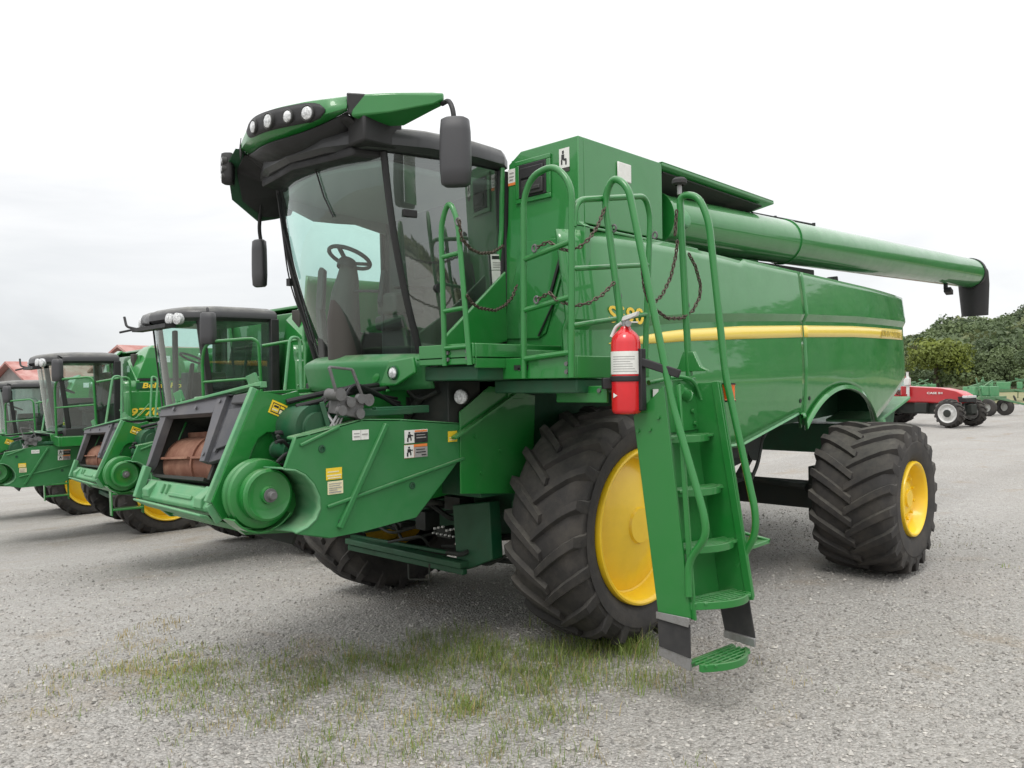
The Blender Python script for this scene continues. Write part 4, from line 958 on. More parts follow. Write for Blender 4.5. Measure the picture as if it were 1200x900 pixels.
b=MB(); b.prism([(.0,-.012,.575),(.0,.012,.575),(.0,.10,.60),(-.0,.11,.625),(.0,.0,.60)],(.03,0,0)); b.bar((.015,.02,.565),(.015,.10,.56),.022,.008); b.tube([(.015,-.02,.56),(.02,-.06,.54),(.03,-.085,.48)],.012,n=8,fil=.03); b.build('trigger_handle',M['rimwhite'],ext,bevel=.003)
b=MB(); b.lathe([(.20,.094),(.20,.100),(.235,.100),(.235,.094)],(0,0,0),(0,0,1),36); b.box(-.05,.0,.085,.115,.02,.40); b.obox((.07,-.09,.19),(.03,-.02,0),(.015,.02,0),(0,0,.035)); b.bar((-.02,.1,.32),(-.10,.32,.24),.04,.05)
b.build('mounting_strap',M['black'],ext,bevel=.006)


# ------------------------------------------------------------------ older model combines further along the row
def older_combine():
    ro=tag(empty('combine_harvester'),'x','combine harvester','green combine harvesters parked in the row')
    def reuse(o,parent):           # share the meshes of the nearest machine
        c=o.copy(); COL.objects.link(c); c.parent=parent
        for ch in list(o.children): reuse(ch,c)
        return c
    for ch in list(root.children):
        if ch.name.split('.')[0] in ('feeder_house','drive_pulley','pulley_guard','drive_shield','hydraulic_coupler','coupler_bracket','wheel','hose'): 
            c=reuse(ch,ro)
    b=MB(); b.prism([(x,-.95,z) for x,z in [(1.0,1.95),(1.0,1.16),(.55,1.16),(.30,.92),(-1.6,.88),(-3.0,1.42),(-5.6,1.52),(-5.7,2.6),(-.1,2.6),(-.1,1.95)]],(0,1.9,0)); b.box(.7,1.3,-.8,.95,1.5,1.95)
    hu=b.build('body_hull',M['dark'],ro,bevel=.01)
    b=MB(); b.box(-.3,.3,-1.1,1.1,.7,1.05); b.box(-3.75,-3.42,-1.8,1.8,.60,.9)
    for s in (-1,1): b.box(-.28,.5,s*1.0-.07,s*1.0+.07,.62,1.3)
    b.bar((.62,.9,.66),(.62,-.9,.66),.12,.08); b.build('axle',M['frame'],hu,bevel=.008)
    # cab: upright dark pillars, curved screen, charcoal roof
    b=MB(); b.box(.55,1.55,-.86,.86,1.88,2.06); cb=b.build('cab',M['trimd'],ro,bevel=.01)
    def w2(u,s): return (1.50+.15*s+.22*(1-abs(u)**2.0),.72*u,2.0+1.28*s)
    b=MB(); b.grid([[w2(-1+2*k/20,i/8) for k in range(21)] for i in range(9)],flip=True); b.build('windscreen',M['wind'],cb,smooth=80)
    for s in (1,-1):
        b=MB(); b.grid([[V((lerp(w2(s,i/6),V((.68,s*.90,2.0+1.28*i/6)),k/6))) for k in range(7)] for i in range(7)],flip=s<0); b.build('side_glass',M['wind'],cb,smooth=80)
        b=MB(); b.bar(V(w2(s,0))+V((-.03,0,0)),V(w2(s,1))+V((-.03,0,0)),.10,.08); b.build('pillar',M['black'],cb,bevel=.012)
        b=MB(); b.bar((.68,s*.89,1.95),(.68,s*.89,3.3),.12,.12); b.build('pillar',M['black'],cb,bevel=.012)
        b=MB(); b.tube([lerp(V(w2(s,.02)),V((.68,s*.9,2.03)),k/4) for k in range(5)],.03,n=8); b.build('door_sill',M['black'],cb)
    b=MB(); b.box(.63,.66,-.88,.88,2.0,2.75); b.box(.63,.66,-.88,-.66,2.7,3.3); b.box(.63,.66,.5,.88,2.7,3.3); b.build('rear_wall',M['trimd'],cb)
    b=MB(); b.box(.78,1.15,-.26,.26,2.35,2.5); b.prism([(.72,-.26,2.45),(.86,-.26,2.45),(.74,-.26,3.1),(.64,-.26,3.1)],(0,.52,0)); b.box(.85,1.1,-.18,.18,2.05,2.35); b.build('seat',M['seat'],cb,bevel=.04)
    b=MB(); b.box(.75,1.3,-.75,-.45,2.05,2.6); b.prism([(1.5,-.10,2.05),(1.62,.1,2.05),(1.5,.1,2.72),(1.42,-.1,2.7)],(-.06,.0,0)); b.box(1.42,1.48,-.60,-.50,2.05,3.2); b.build('console',M['trim'],cb,bevel=.02)
    b=MB(); c=V((1.42,0,2.78)); ax=V((-.4,0,.9)).normalized(); x=V((.9,0,.4)).normalized(); y=V((0,1,0))
    b.tube([c+(x*math.cos(a)+y*math.sin(a))*.18 for a in [2*math.pi*k/24 for k in range(24)]],.016,n=6,closed=True); b.build('steering_wheel',M['black'],cb)
    half=[(2.00,0),(1.95,.45),(1.82,.72),(1.42,.90),(.95,.95),(.64,.93)]
    ol=half+[(x,-y) for x,y in half[::-1] if y>0]
    rows=[]
    for dz,k in ((0,.06),(.04,0),(.10,0),(.15,.03),(.19,.14),(.215,.4)):
        rows.append([V((x+(1.2-x)*k,y*(1-k),3.255+dz-.05*max(0,(x-1.5)/.7)**2)) for x,y in ol]+[V((ol[0][0]+(1.2-ol[0][0])*k,0,3.255+dz-.05))])
    b=MB(); b.grid(rows); m=len(ol); b.add(rows[-1][:-1],[list(range(m))]); b.add(rows[0][:-1],[list(range(m))[::-1]])
    rf=b.build('cab_roof',M['roof'],cb,smooth=45,recalc=True)
    b=MB()
    for y in (.66,.52,-.52,-.66,): 
        p=V((2.0-.28*y*y,y,3.27)); b.lathe([(-.04,.075),(.02,.075),(.03,.05),(.035,0)],p,(1,y*.5,.0),16)
    build_each(b,'work_lamp',M['lens'],rf)
    b=MB(); b.tube([(1.93,-.6,3.2),(2.05,-.72,3.24),(2.05,-.8,3.38)],.018,n=7,fil=.05); b.tube([(1.98,-.6,3.2),(2.13,-.75,3.16)],.016,n=7); b.box(1.88,2.02,-.6,.6,3.16,3.21); b.build('roof_bracket',M['black'],rf)
    b=MB(); b.tube([(1.60,.93,3.35),(1.70,1.15,3.38),(1.70,1.18,3.30)],.016,n=7,fil=.05); mi=b.build('mirror',M['black'],cb)
    mirror_body(V((1.70,1.18,3.12)),V((.8,.6,0)).normalized(),V((.6,-.8,0)).normalized(),.2,.1,.08).build('mirror_housing',M['mirror'],mi,smooth=60,recalc=True)
    b=MB(); b.tube([V(w2(-.9,.95))+V((.03,0,0)),V(w2(-.95,.5))+V((.04,-.02,0)),V(w2(-.6,.05))+V((.03,0,0))],.012,n=6); b.build('wiper',M['black'],cb)
    # grain tank and side shield
    b=MB(); XF=.50
    for s in (1,-1):
        b.prism([(XF,s*.5,2.0),(XF,s*1.55,2.0),(XF,s*1.55,2.92),(XF-.02,s*1.50,2.95),(XF-.25,s*1.46,3.52),(XF-.32,s*1.40,3.58),(XF-.28,s*.95,3.56),(XF-.0,s*.92,3.3)],(-.06,0,0))
        b.prism([(XF-.02,s*1.50,2.96),(XF-.27,s*1.46,3.54),(-3.3,s*1.44,3.54),(-3.5,s*1.50,2.96)],(0,-s*.05,0))
    b.box(-3.4,.18,-1.4,1.4,3.50,3.54); b.box(-3.3,.40,-1.35,1.35,2.0,3.4)
    tk=b.build('grain_tank',M['panel'],ro,bevel=.02,seg=3)
    b=MB(); b.box(XF-.12,XF-.03,1.02,1.22,3.12,3.42); b.build('tank_window',M['trim'],tk,bevel=.01)
    b=MB(); b.box(-3.5,.47,1.40,1.53,2.92,2.96); b.build('tank_seam',M['ink'],tk)
    b=MB(); b.prism([(.10,1.475,3.26),(-.12,1.475,3.26),(-.12,1.465,3.38),(.10,1.465,3.38)],(0,.014,0)); b.build('marker_light',M['white'],tk)
    for s in (1,-1):
        b=MB(); rows=[]
        for i in range(40):
            x=.72-i*6.1/39
            zb=1.9 if x>-.8 else (1.9-(-.8-x)*.9 if x>-1.3 else (1.45+(-1.3-x)*.15 if x>-2.7 else (1.15+.75*math.sqrt(max(0,1-((x+3.75)/1.15)**2*.9)) if x>-4.8 else 1.55+(-4.8-x)*.4)))
            rows.append([(x,s*(1.58-.04*((z-2.2)/.7)**2-(.02 if z>2.72 else 0)),z) for z in [2.92,2.8,2.73,2.71,2.5,2.3,2.12,2.0]+[2.0-(2.0-zb)*k/4 for k in (1,2,3,4)]])
        b.grid(rows,flip=s<0); sp_=b.build('side_shield',M['panel'],ro,smooth=35,solid=.02)
        if s>0:
            b=MB(); b.prism([(.55,1.584,2.09),(-5.2,1.584,2.10),(-5.2,1.584,2.23),(-.2,1.584,2.19),(.55,1.584,2.15)],(0,.003,0)); b.build('yellow_stripe',M['stripe'],sp_)
            b=MB(); b.prism([(.50,1.552,2.76),(-1.0,1.552,2.76),(-1.0,1.552,2.88),(.50,1.552,2.88)],(0,.004,0)); b.build('lettering_band',M['frame'],sp_)
            b=MB(); text_mb(b,'Bullet Rotor',.13,(.40,1.558,2.785),(-1,0,0),(0,0,1),.003,.15,bold=.004,width=.95); b.build('rotor_lettering',M['letter'],sp_,smooth=0)
            b=MB(); text_mb(b,'9770 STS',.19,(.64,1.584,2.28),(-1,0,0),(0,0,1),.003,.25,bold=.006,width=1.0); b.build('model_lettering',M['letter'],sp_,smooth=0)
    b=MB(); b.box(.2,.32,1.58,1.66,1.86,1.96); b.build('amber_lamp',M['amber'],ro,bevel=.01)
    # auger along the left, platform, rails
    b=MB(); b.tube([(-.3,1.62,3.1),(-6.6,1.7,3.2)],.19,n=24); b.build('unloading_auger',M['panel'],ro)
    b=MB(); b.box(.55,1.75,.88,1.5,1.90,1.93); b.box(1.72,1.76,.86,1.52,1.78,1.95); b.prism([(1.72,1.52,1.78),(1.72,1.52,1.95),(.5,1.52,1.95),(.5,1.52,1.78)],(0,-.02,0)); b.prism([(1.76,-.75,1.76),(1.76,.9,1.76),(1.80,.9,1.98),(2.0,.3,2.0),(2.0,-.3,2.0),(1.8,-.75,1.98)],(-.08,0,0)); b.box(.4,1.2,1.5,2.1,1.72,1.86)
    pf=b.build('platform',M['green'],ro,bevel=.008)
    b=MB(); b.tube([(1.72,1.06,1.9),(1.74,1.06,2.75),(1.74,1.2,2.95),(1.2,1.5,3.0),(1.15,1.5,1.9)],.02,n=8,fil=.12); b.tube([(1.74,1.06,2.45),(1.18,1.5,2.5)],.016,n=8); b.tube([(1.15,1.5,2.9),(.62,1.62,3.0),(.60,1.62,1.9)],.02,n=8,fil=.12); b.build('railing',M['green'],ro)
    b=MB(); b.tube([(1.15,1.95,1.8),(.95,1.85,3.0),(.80,1.82,3.0),(.85,1.95,1.8)],.02,n=8,fil=.08); b.tube([(.40,2.0,1.8),(.30,1.85,3.0),(.2,1.85,2.95),(.35,2.05,1.6)],.02,n=8,fil=.08); b.tube([(.85,1.85,2.4),(.6,1.8,2.2),(.36,1.88,2.5)],.012,n=6,fil=.1); b.build('railing',M['palegreen'],ro)
    b=MB(); b.prism([(1.1,2.0,1.8),(1.1,2.2,1.8),(1.1,2.35,.6),(1.1,2.2,.6)],(-.02,0,0)); b.prism([(.6,2.0,1.8),(.6,2.2,1.8),(.6,2.35,.6),(.6,2.2,.6)],(-.02,0,0))
    for k in range(4): b.box(.6,1.08,2.05+.05*k,2.25+.05*k,1.5-.27*k,1.53-.27*k)
    b.build('ladder',M['green'],ro,bevel=.004)
    b=MB(); b.lathe([(0,.06),(.02,.06),(.03,.04),(.034,0)],(1.32,.72,1.72),(1,.3,0),16); b.build('work_lamp',M['lens'],ro)
    b=MB(); b.box(.9,1.0,.95,1.0,1.80,1.90); b.box(.45,.5,1.60,1.75,1.78,1.88); b.build('white_decal',M['white'],ro)
    return ro
o2=older_combine(); o3=copy_tree(o2); o4=copy_tree(o2)
for o,loc,rz,lab in ((o2,(-1.36,-5.58,-.39),-.045,'green combine with charcoal cab roof directly beside the large nearest one'),
                     (o3,(-1.57,-11.41,-.79),-.145,'green combine with 9770 STS lettering on its side, between two others in the row'),
                     (o4,(-2.46,-18.0,-1.24),-.15,'farthest green combine, cut off by the left photo edge below a red roofed barn')):
    o.location=loc; o.rotation_euler=(0,0,rz); o['label']=lab


# ------------------------------------------------------------------ ground
def gz(x,y):
    if y>-.2: return 0.0
    k=min(1,max(0,(x+26)/17)); k=k*k*(3-2*k)
    return k*gy(y)
def gy(y):
    d=-.2-y
    if d<40: return -.070*d*(1-math.exp(-d/1.6))
    return -.070*40-.01*(min(d,160)-40)
def axis_pts():
    a=[]; v=0; st=.35
    while v<900: a.append(v); st=.35 if v<9 else st*1.16; v+=st
    return [-t for t in a[:0:-1]]+a
xs=axis_pts()
b=MB(); b.grid([[(x,y,gz(x,y)) for x in xs] for y in xs],flip=False)
ground=tag(b.build('gravel_ground',bpy.data.materials.new('gravel'),None,smooth=180),kind='structure')
def gravel_mat(m):
    m.use_nodes=True; nt=m.node_tree; N=nt.nodes; L=nt.links; p=N['Principled BSDF']; p.inputs['Roughness'].default_value=.92; p.inputs['Specular IOR Level'].default_value=.25
    tc=N.new('ShaderNodeTexCoord'); 
    def nz(sc,det=4,ro=.6,dist=0):
        n=N.new('ShaderNodeTexNoise'); n.inputs['Scale'].default_value=sc; n.inputs['Detail'].default_value=det; n.inputs['Roughness'].default_value=ro; n.inputs['Distortion'].default_value=dist; L.new(tc.outputs['Object'],n.inputs['Vector']); return n.outputs[0]
    def vo(sc,feat='F1'):
        n=N.new('ShaderNodeTexVoronoi'); n.inputs['Scale'].default_value=sc; n.feature=feat; L.new(tc.outputs['Object'],n.inputs['Vector']); return n
    def ramp(o,stops):
        r=N.new('ShaderNodeValToRGB'); L.new(o,r.inputs[0]); e=r.color_ramp.elements
        while len(e)<len(stops): e.new(.5)
        for q,(pos,c) in zip(e,stops): q.position=pos; q.color=(*c,1)
        return r.outputs[0]
    def mix(f,a,c,mode='MIX'):
        x=N.new('ShaderNodeMix'); x.data_type='RGBA'; x.blend_type=mode
        for i,q in ((0,f),(6,a),(7,c)):
            if hasattr(q,'node'): L.new(q,x.inputs[i])
            elif i==0: x.inputs[0].default_value=q
            else: x.inputs[i].default_value=(*q,1)
        return x.outputs[2]
    def mr(o,a,bb,c,d):
        r=N.new('ShaderNodeMapRange'); L.new(o,r.inputs[0]); 
        for i,v in enumerate((a,bb,c,d)): r.inputs[i+1].default_value=v
        return r.outputs[0]
    v1=vo(46); v2=vo(105); sep=N.new('ShaderNodeSeparateColor'); L.new(v1.outputs['Color'],sep.inputs[0])
    sep2=N.new('ShaderNodeSeparateColor'); L.new(v2.outputs['Color'],sep2.inputs[0])
    stone=ramp(sep.outputs[0],[(0,(.17,.162,.15)),(.35,(.315,.302,.282)),(.7,(.39,.376,.355)),(1,(.52,.505,.48))])
    fine=ramp(sep2.outputs[0],[(0,(.21,.2,.185)),(.5,(.34,.325,.302)),(1,(.46,.442,.415))])
    c=mix(mr(nz(2.3,5),.35,.65,.15,.8),fine,stone)
    # tone patches: warm earth, pale dust, wheel tracks
    c=mix(mr(nz(.35,6,.65),.40,.62,0,.6),c,mix(.5,c,(.26,.245,.215)))
    c=mix(mr(nz(.9,7,.7,.6),.55,.70,0,.6),c,(.27,.215,.15))
    c=mix(mr(nz(.12,3,.5),.40,.65,0,.35),c,mix(.5,c,(.47,.46,.44)))
    mp=N.new('ShaderNodeMapping'); mp.inputs['Scale'].default_value=(.10,.9,1); mp.inputs['Rotation'].default_value=(0,0,.25); L.new(tc.outputs['Object'],mp.inputs[0])
    ln=N.new('ShaderNodeTexNoise'); ln.inputs['Scale'].default_value=1; ln.inputs['Detail'].default_value=5; L.new(mp.outputs[0],ln.inputs['Vector'])
    c=mix(mr(ln.outputs[0],.45,.68,0,.5),c,mix(.45,c,(.17,.16,.148)))
    L.new(c,p.inputs['Base Color'])
    b1=N.new('ShaderNodeBump'); b1.inputs['Strength'].default_value=.9; b1.inputs['Distance'].default_value=.02; b1.invert=True; L.new(v1.outputs['Distance'],b1.inputs['Height'])
    b2=N.new('ShaderNodeBump'); b2.inputs['Strength'].default_value=.5; b2.inputs['Distance'].default_value=.05; L.new(nz(5,6,.7),b2.inputs['Height']); L.new(b1.outputs[0],b2.inputs['Normal'])
    L.new(b2.outputs[0],p.inputs['Normal'])
gravel_mat(ground.data.materials[0])
# loose stones on the near gravel
import numpy as np
rng=np.random.default_rng(4)
def stones(n,name,mats):
    # denser near the camera
    r=2.0+11*rng.random(n)**1.5; a=rng.uniform(R(-185),R(-85),n)
    cx,cy=5.07,5.22
    x=cx+r*np.cos(a); y=cy+r*np.sin(a)
    z=np.array([gz(q,w) for q,w in zip(x,y)])
    s=rng.uniform(.004,.013,n)*(1+.6*(rng.random(n)>.95)); 
    base=np.array([(1,0,0),(0,1,0),(-1,0,0),(0,-1,0),(.1,.1,.75),(0,0,-.6)],float)
    vs=base[None]*(1+rng.uniform(-.35,.35,(n,6,3)))*s[:,None,None]*rng.uniform(.7,1.4,(n,1,3))
    th=rng.uniform(0,6.28,n); c,sn=np.cos(th)[:,None],np.sin(th)[:,None]
    vx=vs[:,:,0]*c-vs[:,:,1]*sn; vy=vs[:,:,0]*sn+vs[:,:,1]*c
    vs=np.stack([vx+x[:,None],vy+y[:,None],vs[:,:,2]+z[:,None]+s[:,None]*.25],2).reshape(-1,3)
    f=np.array([(0,1,4),(1,2,4),(2,3,4),(3,0,4),(1,0,5),(2,1,5),(3,2,5),(0,3,5)])
    fs=(f[None]+6*np.arange(n)[:,None,None]).reshape(-1,3)
    me=bpy.data.meshes.new(name); me.from_pydata(vs.tolist(),[],fs.tolist()); 
    for m in mats: me.materials.append(m)
    me.polygons.foreach_set('material_index',np.repeat(rng.choice(len(mats),n,p=(.5,.25,.25)),8).astype(int))
    me.update(); o=bpy.data.objects.new(name,me); COL.objects.link(o); return tag(o,kind='stuff')
SM=[mat('stone_grey',(.34,.32,.295),.9,var=.35,var_scale=9),mat('stone_pale',(.44,.42,.385),.9,var=.25,var_scale=9),mat('stone_dark',(.20,.19,.175),.9,var=.3,var_scale=9)]
stones(60000,'gravel_stones',SM)
# grass tufts through the gravel
def grass():
    cl=[]
    def cluster(px,py,rx,ry,n,h,dry): cl.append((px,py,rx,ry,n,h,dry))
    G=lambda q:q
    for (p,rx,ry,n,h,d) in (((0.742,1.388,0.000),.75,.22,1500,.10,.1),((0.939,0.888,0.000),.8,.20,1500,.09,.1),((1.489,0.672,0.000),.7,.22,1200,.07,.2),((0.273,1.646,0.000),.35,.12,500,.17,.05),
        ((0.862,1.871,0.000),.5,.18,700,.10,.2),((1.345,1.549,0.000),.6,.22,800,.08,.2),((1.924,0.671,0.000),.5,.25,700,.06,.3),((2.620,-0.115,0.000),.45,.22,1300,.05,.2),((2.758,-0.769,0.000),.5,.25,900,.05,.5),((2.152,0.296,0.000),.5,.2,500,.05,.3),((1.087,1.380,0.000),.8,.2,1400,.05,.15),
        ((2.566,0.590,0.000),.6,.25,420,.05,.4),((2.257,1.482,0.000),.6,.25,350,.06,.4),((1.829,1.513,0.000),.6,.2,420,.07,.3),((2.385,-1.550,0.000),.25,.3,220,.06,.9),((1.486,2.173,0.000),.5,.25,150,.08,.4),((3.286,-0.868,0.000),.6,.4,160,.05,.6),((2.863,0.631,0.000),.5,.2,220,.05,.4),((0.155,2.670,0.000),.8,.5,60,.04,.7),((-5.013,1.977,0.000),.8,.6,120,.05,.4),((2.452,1.585,0.000),.6,.2,240,.06,.2),((2.080,2.074,0.000),.6,.2,260,.06,.2),((2.047,1.455,0.000),.7,.2,420,.06,.2),((1.598,1.867,0.000),.6,.2,420,.06,.15),((2.345,-0.300,0.000),.6,.2,500,.05,.3)):
        cl.append((p,rx,ry,n,h,d))
    vs=[];fs=[];mi=[]
    vx=V((-.69,.72,0)); vy=V((-.72,-.69,0))
    rr=random.Random(8)
    for (p,rx,ry,n,h,d) in cl:
        tufts=[(rr.gauss(0,.55),rr.gauss(0,.6)) for _ in range(max(6,n//26))]
        for i in range(int(n*1.05)):
            a,c_=rr.choice(tufts)
            q=V(p)+vx*(a*rx+rr.gauss(0,.07))+vy*(c_*ry*2+rr.gauss(0,.07))
            q.z=gz(q.x,q.y)
            hh=h*rr.uniform(.3,1.25); an=rr.uniform(0,6.28); w=.0012+.0018*rr.random(); lean=rr.uniform(.2,1.1)*hh
            dr=V((math.cos(an),math.sin(an),0)); sd=V((-dr.y,dr.x,0))*w
            o=len(vs); m_=q+dr*lean*.35+V((0,0,hh*.6)); t=q+dr*lean+V((0,0,hh*rr.uniform(.8,1)))
            vs+= [q-sd,q+sd,m_-sd*.7,m_+sd*.7,t]; fs+=[(o,o+1,o+3,o+2),(o+2,o+3,o+4)]
            k=1 if rr.random()<d else (2 if rr.random()<.4 else 0); mi+=[k,k]
    me=bpy.data.meshes.new('grass'); me.from_pydata([tuple(v) for v in vs],[],fs)
    for m in (leaf_mat('grass_green',(.155,.235,.05)),leaf_mat('grass_dry',(.34,.28,.13)),leaf_mat('grass_pale',(.235,.285,.10))): me.materials.append(m)
    me.polygons.foreach_set('material_index',mi); me.update(); o=bpy.data.objects.new('grass',me); COL.objects.link(o); tag(o,kind='stuff')
def leaf_mat(name,col,var=.3,sc=.5,trans=.25):
    m=bpy.data.materials.new(name); m.use_nodes=True; nt=m.node_tree; N=nt.nodes; L=nt.links; p=N['Principled BSDF']; out=N['Material Output']
    p.inputs['Roughness'].default_value=.6; p.inputs['Specular IOR Level'].default_value=.3
    tc=N.new('ShaderNodeTexCoord'); n=N.new('ShaderNodeTexNoise'); n.inputs['Scale'].default_value=sc; n.inputs['Detail'].default_value=4; L.new(tc.outputs['Object'],n.inputs['Vector'])
    x=N.new('ShaderNodeMix'); x.data_type='RGBA'; mr=N.new('ShaderNodeMapRange'); L.new(n.outputs[0],mr.inputs[0]); mr.inputs[1].default_value=.35; mr.inputs[2].default_value=.65
    L.new(mr.outputs[0],x.inputs[0]); x.inputs[6].default_value=(*[c*(1-var) for c in col],1); x.inputs[7].default_value=(col[0]*(1+var*1.2),col[1]*(1+var),col[2]*(1+var*.6),1)
    L.new(x.outputs[2],p.inputs['Base Color'])
    t=N.new('ShaderNodeBsdfTranslucent'); L.new(x.outputs[2],t.inputs[0]); ms=N.new('ShaderNodeMixShader'); ms.inputs[0].default_value=trans; L.new(p.outputs[0],ms.inputs[1]); L.new(t.outputs[0],ms.inputs[2]); L.new(ms.outputs[0],out.inputs[0])
    return m
grass()

# ------------------------------------------------------------------ hill and forest to the right, curving round behind the yard
HC=V((0,0,0))
def hdir(phi): return V((-math.cos(phi),math.sin(phi),0))
def ridge(phi):
    d=math.degrees(phi)
    h=15.0+1.5*math.sin(d*1.3+1)+max(-7,min(5,(d+13)*1.0))+ (3*max(0,(d+8))/23 if -8<d<15 else 0)
    if d>15: h=16-10*min(1,(d-15)/25)
    if d<-22: h*=max(0,1-(-22-d)/14)
    return h
def hz(r,phi):
    t=min(1,max(0,(r-125)/205)); return ridge(phi)*(t*t*(3-2*t))
b=MB(); rows=[]
for i in range(60):
    phi=R(-40+i*3); rows.append([HC+hdir(phi)*r+V((0,0,hz(r,phi)-.3 if r>119 else -.5)) for r in (100,120,140,165,190,220,250,280,310,340,400,480)])
b.grid(rows,flip=True)
hill=tag(b.build('hill',mat('forest_floor',(.10,.11,.055),.9,var=.3,var_scale=.05),None,smooth=180,recalc=True),kind='structure')
def leaf_cloud(centres,name,mats,probs,per,size,seed,parent=None):
    """leaf clumps: small tilted faces through each crown's outer volume; centres = (x,y,z,rx,rz)"""
    rg=np.random.default_rng(seed); C_=np.array(centres); n=len(C_)
    idx=np.repeat(np.arange(n),per); m=len(idx)
    d=rg.normal(size=(m,3)); d/=np.linalg.norm(d,axis=1)[:,None]; d[:,2]=np.where(d[:,2]<-.45,-d[:,2],d[:,2])
    lob=rg.normal(size=(n,9,3)); lob/=np.linalg.norm(lob,axis=2)[:,:,None]
    bump=np.max(np.einsum('mki,mi->mk',lob[idx],d),axis=1)      # lobed outline
    rad=(.62+.42*np.clip((bump-.55)/.45,0,1))*rg.uniform(.72,1.04,m)
    P_=C_[idx,:3]+d*rad[:,None]*np.stack([C_[idx,3],C_[idx,3],C_[idx,4]],1)
    nr=d+rg.normal(scale=.55,size=(m,3)); nr/=np.linalg.norm(nr,axis=1)[:,None]
    u=np.cross(nr,rg.normal(size=(m,3))); u/=np.linalg.norm(u,axis=1)[:,None]; w=np.cross(nr,u)
    sz=size*C_[idx,3]*rg.uniform(.6,1.4,m); 
    q=np.stack([P_-u*sz[:,None],P_+w*sz[:,None]*.7,P_+u*sz[:,None],P_-w*sz[:,None]*.7],1).reshape(-1,3)
    me=bpy.data.meshes.new(name); me.from_pydata(q.tolist(),[],np.arange(4*m).reshape(-1,4).tolist())
    for k in mats: me.materials.append(k)
    tm=rg.choice(len(mats),n,p=probs); me.polygons.foreach_set('material_index',tm[idx].astype(int)); me.update()
    o=bpy.data.objects.new(name,me); COL.objects.link(o)
    if parent: o.parent=parent
    return o
LM=[leaf_mat('leaf_dark',(.090,.130,.064),.35,.09),leaf_mat('leaf_mid',(.122,.168,.080),.35,.09),leaf_mat('leaf_olive',(.155,.185,.088),.35,.09)]
rh=random.Random(12)
cs=[]
for i in range(760):
    phi=R(rh.uniform(-28,-5)); r=128+212*rh.random()**.8; p=HC+hdir(phi)*r; q=rh.uniform(2.2,5.2)*(1.25 if rh.random()<.1 else 1); cs.append((p.x,p.y,hz(r,phi)+q*.6,q,q*.85))
for i in range(90):
    phi=R(rh.uniform(-28,-5)); r=rh.uniform(112,127); p=HC+hdir(phi)*r; q=rh.uniform(1.6,2.8); cs.append((p.x,p.y,.6*q,q,q*.8))
leaf_cloud(cs,'forest',LM,(.45,.35,.2),420,.085,3); tag(bpy.data.objects['forest'],kind='stuff')
cs=[]
for i in range(420):
    phi=R(rh.uniform(-5,125)); r=rh.uniform(140,330); p=HC+hdir(phi)*r; q=rh.uniform(3,5); cs.append((p.x,p.y,hz(r,phi)+q*.7,q,q*.9))
tag(leaf_cloud(cs,'forest',LM,(.45,.35,.2),70,.24,4),kind='stuff')
cs=[]
for i in range(60):
    phi=R(rh.uniform(4,27)); r=rh.uniform(46,60); p=V((-4,1.7,0))+hdir(phi)*r; q=rh.uniform(3.0,4.5); h_=rh.uniform(3,12)*(1-.25*max(0,(math.degrees(phi)-15)/12)); cs.append((p.x,p.y,h_,q,q))
tag(leaf_cloud(cs,'tree_belt',LM,(.45,.35,.2),700,.06,14),kind='stuff')
def tree(p,h,r,label,m,seed,per=1400,size=.055):
    t=tag(empty('tree',p),label,'tree','trees at the foot of the hill')
    b=MB(); b.tube([(0,0,-.2),(.1,.05,h*.3),(.0,.1,h*.7)],[r*.08,r*.06,r*.02],n=9)
    rr=random.Random(seed)
    for k in range(6):
        a=rr.uniform(0,6.28); z0=h*rr.uniform(.25,.5); b.tube([(0.05,.05,z0),(math.cos(a)*r*.4,math.sin(a)*r*.4,z0+h*.18),(math.cos(a)*r*.7,math.sin(a)*r*.7,z0+h*.3)],[r*.035,r*.025,r*.008],n=6)
    b.build('trunk',M['bark'],t)
    cs=[(0,0,h*.6,r*.8,h*.36)]+[(math.cos(a)*r*.5,math.sin(a)*r*.5,h*rr.uniform(.36,.68),r*rr.uniform(.42,.6),h*rr.uniform(.2,.28)) for a in [rr.uniform(0,6.28) for _ in range(7)]]
    leaf_cloud(cs,'crown',[m],(1,),per//8,size*1.35,seed,t); return t
LY=leaf_mat('leaf_yellow_green',(.155,.195,.042),.3,.4)
def tp(px,dist):      # a spot on the ground at that distance in that direction
    return V((px[0],px[1],0))
TR=(((-177.071,-44.965,0.000),None),)
for i,(x,y,h,r,lab,m) in enumerate(((-110,-27.6,8.0,4.7,'rounded yellow-green tree at the foot of the wooded hill',LY),
     (-114,-21.5,6.2,3.6,'dark round tree standing between the yellow-green tree and the frame edge',LM[1]),
     (-104,-14.6,5.6,3.4,'dark dense tree closest to the right frame edge',LM[0]),
     (-122,-38.0,7.0,4.2,'dull green tree partly hidden behind the large combine',LM[2]),
     (-128,-24.0,8.4,4.2,'tall dark tree rising just behind the yellow-green tree',LM[0]),
     (-116,-11.0,8.5,4.8,'tree just past the right frame edge beside the dark dense tree',LM[1]))):
    if i<5: tree((x,y,0),h,r,lab,m,20+i,per=5200)
# dry grass strip at the far edge of the yard
b=MB(); b.grid([[( -58-3*math.sin(k*1.3)-60*j, -30+k*4.5, .03+.25*j) for k in range(16)] for j in (0,1)],flip=True)
tag(b.build('dry_grass',mat('dry_grass',(.20,.185,.09),.95,var=.35,var_scale=.7,dirt=(.13,.16,.06),dirt_amt=.7,dirt_scale=.4),None,smooth=0,recalc=True),kind='structure')

